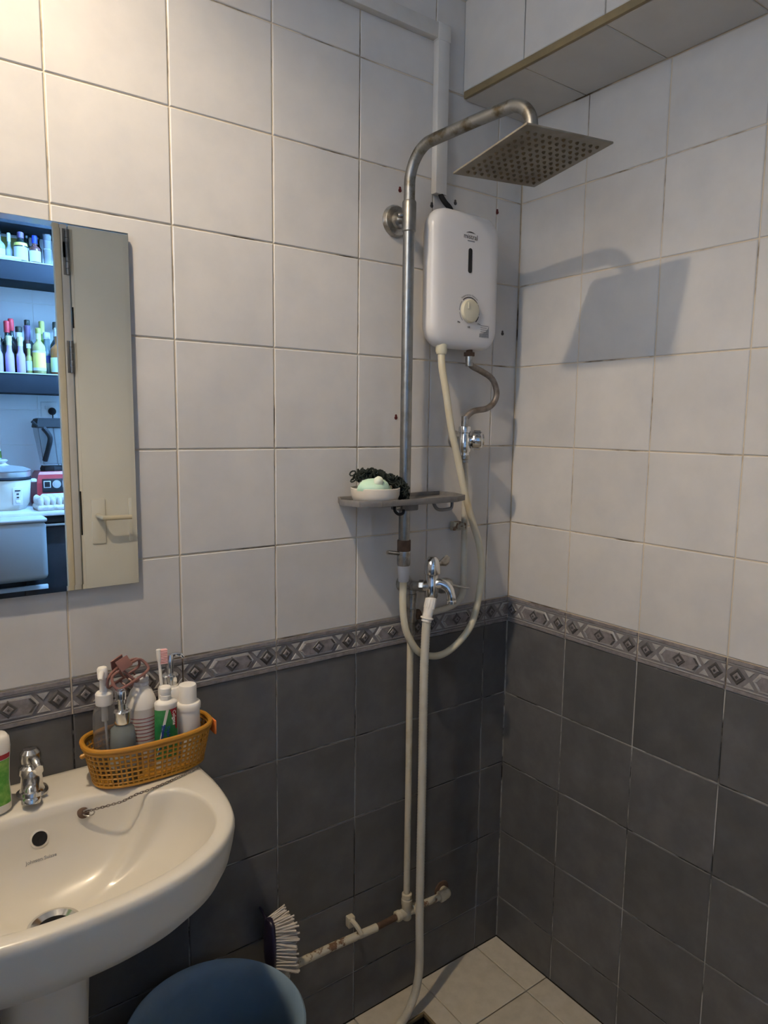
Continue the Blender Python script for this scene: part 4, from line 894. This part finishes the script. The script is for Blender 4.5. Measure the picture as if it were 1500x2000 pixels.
# soap dish, soap, scrubber
dx_, dy_ = -.485, -.070; dz_ = sz + .0042
t = thing('soap_dish', (dx_, dy_, dz_), 'round cream soap dish on the shower shelf', 'soap dish')
b = MB(); b.lathe([(0, 0), (.038, 0), (.047, .005), (.0515, .016), (.0525, .031), (.0510, .032), (.0495, .02), (.043, .009), (.0, .006)], 40, R(dx_, dy_, dz_)); part(t, 'bowl', b, 'dish', smooth=50)
t = thing('soap_bar', (dx_ - .014, dy_ - .012, dz_ + .02), 'pale green bar of soap in the dish', 'soap')
def blob(c, r, seed, amp, n=16, m_=10, sc_=(1, 1, 1)):
    rnd = random.Random(seed); v = []; f_ = []; ph = [(rnd.uniform(0, 6.3), rnd.uniform(0, 6.3), rnd.uniform(2, 5), rnd.uniform(2, 5)) for _ in range(4)]
    for i in range(m_ + 1):
        th = math.pi * i / m_
        for k in range(n):
            a = 2 * math.pi * k / n; d = 1 + sum(amp * math.sin(p_[2] * a + p_[0] + i * .5) * math.cos(p_[3] * th + p_[1]) for p_ in ph) * math.sin(th)
            v.append((c[0] + r * d * math.sin(th) * math.cos(a) * sc_[0], c[1] + r * d * math.sin(th) * math.sin(a) * sc_[1], c[2] + r * d * math.cos(th) * sc_[2]))
    for i in range(m_):
        for k in range(n): f_.append((i * n + k, i * n + (k + 1) % n, (i + 1) * n + (k + 1) % n, (i + 1) * n + k))
    return MB().add(v, f_)
part(t, 'bar', blob((dx_ - .012, dy_ - .010, dz_ + .030), .040, 3, .06, sc_=(1, .75, .56)), 'soap', smooth=80)
part(t, 'soap_scrap', blob((dx_ - .013, dy_ - .030, dz_ + .047), .0105, 5, .04, sc_=(1, .8, 1.05)), 'soap_pale', smooth=80)
b = MB(); rnd = random.Random(4)
path = [Vector((dx_ - .034, dy_ + .020, dz_ + .056)), Vector((dx_ - .01, dy_ + .014, dz_ + .060)), Vector((dx_ + .02, dy_ + .006, dz_ + .054)), Vector((dx_ + .045, dy_ - .004, dz_ + .043)), Vector((dx_ + .062, dy_ - .012, dz_ + .030)), Vector((dx_ + .068, dy_ - .014, dz_ + .014))]
for i in range(len(path) - 1):
    for k in range(46):
        c = path[i].lerp(path[i + 1], rnd.random()) + Vector((rnd.uniform(-.008, .008), rnd.uniform(-.014, .012), rnd.uniform(-.010, .009)))
        a0 = Vector((rnd.uniform(-1, 1), rnd.uniform(-1, 1), rnd.uniform(-1, 1))).normalized(); a1 = a0.orthogonal().normalized(); rr = rnd.uniform(.004, .0075)
        b.tube([c + a0 * rr * math.cos(a) + a1 * rr * math.sin(a) for a in [2 * math.pi * m_ / 8 for m_ in range(8)]], .0017, 5, sub=1, closed=True)
t = thing('bath_scrubber', (dx_ + .02, dy_, dz_ + .033), 'black crinkled bath scrubber draped over the soap dish', 'scrubber')
o = part(t, 'netting', b, 'sponge'); o['kind'] = 'stuff'
b = MB(); b.tube(path, [.006, .008, .010, .010, .009, .007], 10, sub=4); part(t, 'core', b, 'sponge')

# ================================================================== cable trunking
t = thing('cable_trunking', (-.276, 0, 1.943), 'white plastic cable trunking bending down the wall to the heater', 'trunking')
b = MB(); b.box((-.2755, -.009, 2.118), (.032, .018, .35), .002); part(t, 'vertical_duct', b, 'trunk')
b = MB(); b.box((-1.02, -.009, 2.2785), (1.522, .018, .032), .002); part(t, 'horizontal_duct', b, 'trunk')
b = MB(); b.box((-.2755, -.0095, 2.2785), (.036, .019, .036), .002); part(t, 'corner_piece', b, 'trunk')
b = MB(); b.tube([(-.272, -.010, 1.96), (-.272, -.012, 1.943), (-.264, -.017, 1.928), (-.252, -.024, 1.912), (-.247, -.028, 1.885)], .006, 10)
solo('heater_cable', b, 'black', (-.26, -.015, 1.90), 'black power cable running from trunking into the water heater', 'cable')
# wall plugs
for i, (x, z, lab) in enumerate(((-.3783, 1.935, 'red wall plug above the shower flange'), (-.2883, 1.9196, 'dark wall plug below the trunking end'), (-.2183, 1.9381, 'dark wall plug just above the heater top'), (-.0832, 1.942, 'red wall plug right of the heater top'), (-.0527, 1.6581, 'dark wall plug near the corner beside the heater foot'), (-.3808, 1.4456, 'red wall plug left of the riser above the shelf'))):
    b = MB(); b.axl((x, .002, z), (x, -1, z), [(.0042, 0), (.0042, .0032), (.0026, .0036), (.0022, .0025), (0, .0024)], 12); b.axl((x, .002, z + .005), (x, -1, z + .005), [(.003, 0), (.003, .003), (0, .0032)], 8)
    solo('wall_plug', b, 'red_plug' if i in (0, 3, 5) else 'ink', (x, 0, z), lab, 'wall plug', 'leftover wall plugs')

# ================================================================== water heater
hx, hz = -.2305, 1.7545; hw, hh = .1025, .1505
t = thing('water_heater', (hx, -.002, hz - hh), 'white instant water heater with round dial between pipe and corner', 'water heater')
def rrect(w_, h_, r_, y_, n=8, cxx=hx, czz=hz):
    out = []
    for cx_, cz_, a0 in ((w_ - r_, h_ - r_, 0), (-w_ + r_, h_ - r_, 90), (-w_ + r_, -h_ + r_, 180), (w_ - r_, -h_ + r_, 270)):
        for k in range(n + 1):
            a = math.radians(a0 + 90 * k / n); out.append((cxx + cx_ + r_ * math.cos(a), y_, czz + cz_ + r_ * math.sin(a)))
    return out
b = MB(); b.loft([rrect(hw - .022, hh - .014, .038, -.001), rrect(hw - .016, hh - .010, .040, -.010), rrect(hw - .010, hh - .006, .042, -.024)]); part(t, 'back_plate', b, 'heater_back')
b = MB(); b.loft([rrect(hw - .008, hh - .005, .042, -.0235), rrect(hw - .002, hh - .001, .045, -.028), rrect(hw, hh, .046, -.038), rrect(hw - .002, hh - .002, .045, -.052), rrect(hw - .008, hh - .008, .041, -.0595), rrect(hw - .018, hh - .018, .034, -.0628), rrect(hw - .035, hh - .04, .026, -.0645)]); fc = part(t, 'front_cover', b, 'heater_white', smooth=50)
fy = -.0646
b = MB(); b.loft([rrect(.0055, .027, .0054, fy + .002, 6, hx + .004, 1.798), rrect(.0055, .027, .0054, fy - .0008, 6, hx + .004, 1.798)]); part(t, 'indicator_window', b, 'black_gloss')
kx_, kz_ = hx + .0055, 1.688
b = MB(); b.axl((kx_, fy + .001, kz_), (kx_, -1, kz_), [(.0255, 0), (.0262, .002), (.0258, .006), (.024, .0085), (.020, .0098), (.0, .0102)], 40); kb = part(t, 'dial', b, 'cream')
b = MB(); b.box((kx_ - .010, fy - .0095, kz_ + .010), (.004, .003, .014), .001, mx=None); part(kb, 'dial_pointer', b, 'cream')
for a0, a1, m_, wd in ((38, 132, 'ink', .0022), (-12, 32, 'ink', .0024), (-48, -18, 'ink', .0026), (140, 182, 'ink_grey', .0018), (190, 228, 'ink_grey', .0014)):
    b = MB(); v = []; f_ = []
    for k in range(13):
        a = math.radians(a0 + (a1 - a0) * k / 12)
        for rr in (.0300 - wd / 2, .0300 + wd / 2): v.append((kx_ + rr * math.cos(a), fy - .0004, kz_ + rr * math.sin(a)))
    for k in range(12): f_.append((2 * k, 2 * k + 1, 2 * k + 3, 2 * k + 2))
    b.add(v, f_); part(t, 'dial_mark', b, m_)
txt = 'Temperature Control'
for i, chh in enumerate(txt):
    if chh == ' ': continue
    a = math.radians(90 + 42 - 84 * i / (len(txt) - 1)); rr = .0355
    text(t, 'dial_print', chh, .0058, 'ink_grey', onA(kx_ + rr * math.cos(a), fy - .0003, kz_ + rr * math.sin(a), a - math.pi / 2), .0001)
for s_, dx, dz in (('Min', -.031, -.027), ('Off', -.001, -.036), ('Max', .031, -.0265)): text(t, 'dial_print', s_, .0058, 'ink', onA(kx_ + dx, fy - .0003, kz_ + dz), .0001)
text(t, 'brand_print', 'mistral', .0155, 'ink', onA(hx + .004, fy - .0004, 1.8495), .0001)
b = MB(); v = []; f_ = []
for k in range(13):
    u = k / 12; w_ = .0012 * math.sin(math.pi * u) + .0002; zc_ = 1.857 + .0022 * math.sin(math.pi * u)
    v += [(hx - .010 + .028 * u, fy - .0005, zc_ - w_), (hx - .010 + .028 * u, fy - .0005, zc_ + w_)]
for k in range(12): f_.append((2 * k, 2 * k + 1, 2 * k + 3, 2 * k + 2))
b.add(v, f_); part(t, 'brand_swoosh', b, 'ink')
b = MB(); b.box((hx + .0055, fy - .0003, 1.8405), (.021, .0006, .0022)); part(t, 'small_print', b, 'ink_grey')
b = MB(); b.box((hx + .054, -.0632, 1.648), (.030, .0022, .030), .0004, mx=None); stk = part(t, 'rating_sticker', b, 'sticker')
b = MB()
for k in range(6): b.box((hx + .054 - .002 * (k % 2), -.0646, 1.659 - k * .0045), (.024 - .004 * (k % 2), .0004, .0014))
part(stk, 'sticker_lines', b, 'ink_grey')
b = MB(); b.axl((-.289, -.045, 1.625), (-.289, -.045, 1.0), [(.0125, 0), (.0135, .004), (.0130, .03), (.0105, .036)], 20); part(t, 'outlet_stub', b, 'cream')
b = MB(); b.axl((-.199, -.040, 1.612), (-.199, -.040, 1.0), [(.0075, 0), (.0075, .012), (.0125, .0125), (.0125, .021), (.008, .0215)], 16); part(t, 'inlet_stub', b, 'rust')
# outlet hose
hp = [(-.289, -.045, 1.597), (-.2885, -.048, 1.560), (-.278, -.050, 1.5117), (-.257, -.05, 1.4194), (-.2376, -.05, 1.3602), (-.2158, -.05, 1.2874), (-.1884, -.05, 1.2122), (-.1606, -.05, 1.1475), (-.1480, -.05, 1.0825), (-.1526, -.05, 1.0318), (-.1627, -.05, .9815), (-.1817, -.05, .9392), (-.2192, -.05, .907), (-.2597, -.05, .8888), (-.2996, -.052, .8888), (-.3430, -.055, .906), (-.3700, -.057, .936), (-.3880, -.056, .975), (-.3935, -.053, 1.03), (-.392, -.052, 1.085)]
b = MB(); b.tube(hp, .0083, 14, sub=5); solo('outlet_hose', b, 'hose_cream', (-.289, -.045, 1.09), 'cream plastic hose looping from the heater down to the shower pipe', 'hose', smooth=60)
# inlet flexible hose
ip = [(-.199, -.040, 1.590), (-.1978, -.04, 1.5800), (-.189, -.04, 1.5689), (-.1589, -.04, 1.5587), (-.1225, -.04, 1.5421), (-.1059, -.04, 1.5127), (-.1130, -.04, 1.4879), (-.1385, -.04, 1.4713), (-.1802, -.04, 1.4644), (-.2010, -.038, 1.4495), (-.204, -.036, 1.434)]
t = thing('flexible_inlet_hose', (-.204, -.036, 1.43), 'tarnished braided metal hose bent in an S below the heater', 'hose')
b = MB(); b.tube(ip, .0072, 12, sub=5); part(t, 'braided_hose', b, 'braid', smooth=60)
b = MB(); b.cyl((-.199, -.04, 1.5905), (-.1985, -.04, 1.568), .0085, 14); part(t, 'ferrule', b, 'chrome_dull')
b = MB(); b.cyl((-.2035, -.0365, 1.452), (-.204, -.036, 1.428), .0085, 14); part(t, 'ferrule', b, 'chrome_dull')
# angle valve
vx, vy = -.2025, -.035
t = thing('angle_valve', (vx, vy, 1.345), 'chrome angle valve with ribbed round knob under the bent hose', 'valve')
b = MB(); b.axl((vx, vy, 1.428), (vx, vy, 1.0), [(.014, 0), (.0148, .003), (.0148, .014), (.0125, .016), (.0125, .022), (.0155, .030), (.0165, .045), (.0155, .058), (.0125, .062), (.0125, .068)], 20); part(t, 'valve_body', b, 'chrome')
b = MB(); b.axl((vx, vy, 1.361), (vx, vy, 1.0), [(.0125, 0), (.013, .002), (.013, .010), (.0095, .011), (.0105, .013), (.0105, .018)], 12); part(t, 'lock_nut', b, 'chrome_dull')
kd = Vector((.80, -.60, .0)).normalized(); ks = Vector((vx, vy, 1.396))
b = MB(); b.axl(ks, ks + kd, [(.011, 0), (.011, .016), (.0205, .018), (.022, .022), (.022, .036), (.0195, .041), (.015, .042), (.0145, .045), (.009, .0465), (0, .047)], 24); kb = part(t, 'knob', b, 'chrome')
b = MB()
for k in range(12):
    a = 2 * math.pi * k / 12; sv = kd.orthogonal().normalized(); tv = kd.cross(sv); p = ks + sv * .0217 * math.cos(a) + tv * .0217 * math.sin(a)
    b.cyl(p + kd * .022, p + kd * .037, .0016, 6)
part(kb, 'grip_ribs', b, 'chrome')
b = MB(); b.axl((vx, vy, 1.396), (vx, 1, 1.396), [(.008, .005), (.008, .026), (.020, .028), (.022, .034)], 24); part(t, 'wall_rose', b, 'chrome_dull')
# ================================================================== painted supply pipes
t = thing('supply_pipe', (-.35, -.03, .2), 'cream painted water pipe rising from the floor run to the two-way tap and heater valve', 'pipe')
b = MB(); b.tube([(-.350, -.03, .262), (-.350, -.03, .60), (-.352, -.03, .955)], .0080, 14, sub=2); part(t, 'riser', b, 'pipe_paint')
b = MB(); b.tube([(-.337, -.030, .990), (-.300, -.026, .987), (-.255, -.022, .987), (-.215, -.020, .992), (-.190, -.019, 1.004), (-.1795, -.019, 1.026), (-.179, -.019, 1.06), (-.181, -.020, 1.15), (-.186, -.024, 1.26), (-.194, -.030, 1.335), (-.2015, -.0345, 1.352)], .0078, 14, sub=5); part(t, 'branch', b, 'hose_white')
b = MB(); b.axl((-.352, -.03, .945), (-.352, -.03, 2), [(.0105, 0), (.0105, .03), (.0128, .032), (.0128, .062), (.011, .064), (.0105, .076), (.0125, .077), (.0125, .095), (.0105, .096)], 16); tee = part(t, 'upper_tee', b, 'chrome_dull')
b = MB(); b.axl((-.352, -.03, .990), (-.30, -.03, .990), [(.0105, 0), (.0105, .012), (.0122, .013), (.0122, .024), (.009, .025)], 16); part(tee, 'side_nut', b, 'rust')
b = MB(); b.axl((-.349, -.03, .292), (-.349, -.03, 0), [(.0100, 0), (.0125, .002), (.0125, .012), (.0105, .0135), (.0135, .016), (.0135, .030), (.012, .034), (.012, .066), (.010, .069)], 16); b.axl((-.318, -.03, .241), (-.40, -.03, .241), [(.0115, 0), (.0128, .002), (.0128, .012), (.011, .014), (.011, .05), (.0128, .052), (.0128, .062), (.010, .064)], 16); part(t, 'lower_tee', b, 'pipe_paint')
b = MB(); b.tube([(-.330, -.03, .240), (-.28, -.03, .239), (-.232, -.03, .236)], .0085, 14, sub=2); part(t, 'run_to_elbow', b, 'pipe_peel')
b = MB(); b.tube([(-.238, -.030, .236), (-.221, -.030, .236), (-.214, -.022, .233), (-.212, -.004, .228)], .0118, 14, sub=3); b.axl((-.236, -.03, .236), (-.25, -.03, .236), [(.0132, -.008), (.0136, 0), (.0136, .006), (.012, .008)], 14); el = part(t, 'wall_elbow', b, 'pipe_paint')
b = MB(); b.axl((-.211, .001, .228), (-.211, -1, .228), [(.024, 0), (.022, .004), (.013, .008)], 18); part(el, 'rosette', b, 'rust')
b = MB(); b.tube([(-.368, -.03, .241), (-.43, -.03, .240), (-.448, -.03, .240)], .0075, 14, sub=2); part(t, 'bare_rusty_run', b, 'rust')
b = MB(); b.tube([(-.440, -.03, .240), (-.50, -.03, .243), (-.58, -.03, .247), (-.668, -.03, .248)], .0092, 14, sub=3); part(t, 'peeling_run', b, 'pipe_peel')
b = MB(); b.tube([(-.655, -.03, .248), (-.676, -.03, .248), (-.684, -.03, .242), (-.686, -.03, .225)], .0120, 14, sub=3); b.tube([(-.686, -.03, .226), (-.686, -.03, .12), (-.686, -.03, .001)], .0088, 12, sub=1); part(t, 'end_elbow', b, 'pipe_peel')
for x, y, z, nm, m_ in ((-.500, -.022, .255, 'pipe_clip', 'pipe_paint'), (-.195, -.012, 1.187, 'pipe_clip', 'pipe_peel')):
    b = MB()
    if z < 1: b.box((x, -.008, z + .014), (.018, .016, .026), .002); b.tube([(x - .002, -.012, z + .022), (x + .004, -.030, z + .012), (x + .010, -.040, z - .004)], .0055, 8)
    else: b.box((x - .004, -.008, z), (.026, .016, .022), .003); b.box((x + .006, -.020, z), (.010, .022, .018), .003)
    part(t, nm, b, m_)
# ================================================================== two-way tap
t = thing('two_way_tap', (-.345, 0, 1.06), 'chrome two-way wall tap with paddle levers and curved spout', 'tap')
tx, ty, tz = -.332, -.072, 1.066
b = MB(); b.axl((-.352, .0, 1.062), (-.352, -1, 1.062), [(.022, -.001), (.022, .004), (.014, .008), (.012, .012), (.012, .046)], 22); part(t, 'wall_rose', b, 'chrome_dull')
b = MB(); b.tube([(-.352, -.030, 1.062), (-.350, -.052, 1.064), (-.342, -.066, 1.066), (-.325, -.074, 1.066)], .0115, 14); b.axl((-.349, -.056, 1.065), (-.336, -.071, 1.066), [(.014, 0), (.0145, .002), (.0145, .010), (.012, .012)], 8); part(t, 'inlet_neck', b, 'chrome_dull')
b = MB(); b.axl((-.352, -.030, 1.055), (-.352, -.03, 1.0), [(.012, 0), (.012, .012), (.0135, .013), (.0135, .024), (.011, .025)], 12); part(t, 'lower_union', b, 'chrome_dull')
b = MB(); b.lathe([(.0105, -.030), (.0125, -.024), (.0135, -.008), (.0135, .006), (.0118, .014), (.0118, .026), (.0140, .028), (.0145, .031)], 22, R(tx + .006, ty, tz) @ Matrix.Diagonal((1.22, 1.22, 1, 1))); part(t, 'tap_body', b, 'chrome')
b = MB(); b.lathe([(.0148, .029), (.0152, .033), (.0146, .046), (.0118, .058), (.007, .064), (0, .0655)], 24, R(tx + .007, ty, tz - .003) @ Matrix.Diagonal((1.25, 1.25, 1.1, 1))); tc = part(t, 'upper_handle', b, 'chrome')
def paddle(p, d, upv, L_):
    """flat leaf shaped lever from p along d"""
    d = d.normalized(); sv = d.cross(upv).normalized(); uv_ = sv.cross(d); b = MB(); rg = []
    for s_, w_, h_ in ((0, .0045, .004), (.25, .0045, .0035), (.45, .008, .003), (.7, .0128, .0026), (.9, .0105, .0024), (1.0, .004, .002)):
        c = p + d * L_ * s_; rg.append([c + uv_ * w_ * math.cos(a) + sv * h_ * math.sin(a) for a in [2 * math.pi * k / 12 for k in range(12)]])
    b.loft(rg); return b
part(tc, 'paddle_lever', paddle(Vector((tx + .016, ty, tz + .046)), Vector((.055, .008, .010)), Vector((0, 0, 1)), .050), 'chrome_dull', smooth=60)
b = MB(); b.tube([(tx + .010, ty - .004, tz + .004), (tx + .022, ty - .016, tz + .006), (tx + .032, ty - .028, tz - .004), (tx + .036, ty - .034, tz - .022), (tx + .0365, ty - .035, tz - .036)], [.0125, .012, .0112, .0106, .0102], 16, sub=5); b.axl((tx + .0365, ty - .035, tz - .030), (tx + .0367, ty - .035, tz - .06), [(.0112, 0), (.0116, .002), (.0116, .008), (.010, .0085), (.0095, .004), (0, .004)], 18); part(t, 'spout', b, 'chrome')
s0 = Vector((tx + .018, ty + .002, tz - .004)); sd = Vector((1, .05, -.05)).normalized()
b = MB(); b.axl(s0, s0 + sd, [(.0115, 0), (.0115, .014), (.0175, .016), (.0182, .020), (.0182, .032), (.0155, .044), (.009, .050), (0, .052)], 22); tc2 = part(t, 'side_handle', b, 'chrome_dull')
part(tc2, 'paddle_lever', paddle(s0 + sd * .048, Vector((.050, -.012, -.012)), Vector((0, 1, 0)), .052), 'chrome_dull', smooth=60)
# white ribbed hose to the drain
wp = [(-.336, -.076, 1.006), (-.342, -.076, .985), (-.3463, -.076, .8815), (-.3464, -.076, .7585), (-.3449, -.075, .6326), (-.3449, -.075, .5046), (-.3449, -.075, .3742), (-.345, -.076, .2412), (-.343, -.076, .125), (-.353, -.077, .066), (-.376, -.080, .027), (-.402, -.086, .0118), (-.44, -.098, .0112)]
t = thing('drain_hose', (-.345, -.076, 0), 'white ribbed hose hanging from the tap down to the floor', 'hose')
b = MB(); b.tube(wp, .0100, 14, sub=34, rib=.00035); part(t, 'ribbed_tube', b, 'hose_white', smooth=60)
b = MB(); b.axl((-.3275, -.0745, 1.040), (-.343, -.076, .985), [(.0120, 0), (.0128, .002), (.0122, .030), (.0112, .036), (.0112, .046), (.0150, .047), (.0152, .050), (.0118, .051), (.0118, .057)], 22); cf = part(t, 'hose_coupling', b, 'plastic_white')
b = MB()
for k in range(14):
    a = 2 * math.pi * k / 14; u = (Vector((-.343, -.076, .985)) - Vector((-.3275, -.0745, 1.040))).normalized(); sv = u.orthogonal().normalized(); tv = u.cross(sv); p = Vector((-.3275, -.0745, 1.040)) + sv * .0122 * math.cos(a) + tv * .0122 * math.sin(a)
    b.cyl(p + u * .006, p + u * .026, .0011, 5)
part(cf, 'grip_ribs', b, 'plastic_white')
# ================================================================== scrub brush
t = thing('scrub_brush', (-.705, -.03, .26), 'scrubbing brush with white bristles and dark handle standing above the pipe', 'brush')
bx_, by_, bz_ = -.730, -.050, .288
b = MB(); rg = []
for z, w_, h_ in ((0, .010, .006), (.01, .020, .008), (.035, .0235, .009), (.075, .0235, .009), (.104, .018, .008), (.112, .008, .006)):
    rg.append([(bx_ + h_ * math.cos(a), by_ + w_ * math.sin(a), bz_ + z) for a in [2 * math.pi * k / 20 for k in range(20)]])
b.loft(rg); part(t, 'brush_block', b, 'brush_handle', smooth=60)
b = MB(); rnd = random.Random(9)
for i in range(14):
    for j in range(7):
        for k in range(5):
            z = bz_ + .011 + i * .0069; yy = by_ - .020 + j * .0066; d = Vector((.040, (yy - by_) * .45 - .006, (z - bz_ - .056) * .16 - .003)) + Vector((rnd.uniform(-.006, .004), rnd.uniform(-.009, .009), rnd.uniform(-.008, .008)))
            p = Vector((bx_ + .004, yy, z)); b.cyl(p, p + d, .0013, 5, .0021)
part(t, 'bristles', b, 'bristle', smooth=None, kind='stuff')
b = MB(); b.tube([(bx_, by_ + .012, bz_ + .098), (bx_ + .002, -.012, bz_ + .106), (bx_ + .002, .002, bz_ + .108)], .003, 8); part(t, 'hanging_peg', b, 'brush_handle')
# ================================================================== pail
px_, py_, ph_ = -.908, -.192, .36
t = thing('plastic_pail', (px_, py_, 0), 'blue round plastic pail standing on the floor beside the pedestal', 'pail')
b = MB(); b.lathe([(0, .0), (.105, .0), (.112, .006), (.125, .15), (.140, .330), (.152, .345), (.1595, .352), (.1605, .358), (.157, .362), (.150, .360), (.140, .348), (.136, .330), (.121, .15), (.108, .012), (0, .009)], 72, R(px_, py_, .0005)); part(t, 'tub', b, 'pail', smooth=50)
b = MB(); b.lathe([(.1385, .30), (.1415, .302), (.1415, .308), (.1385, .31)], 60, R(px_, py_, .0005), caps=False); part(t, 'stiffening_ring', b, 'pail')
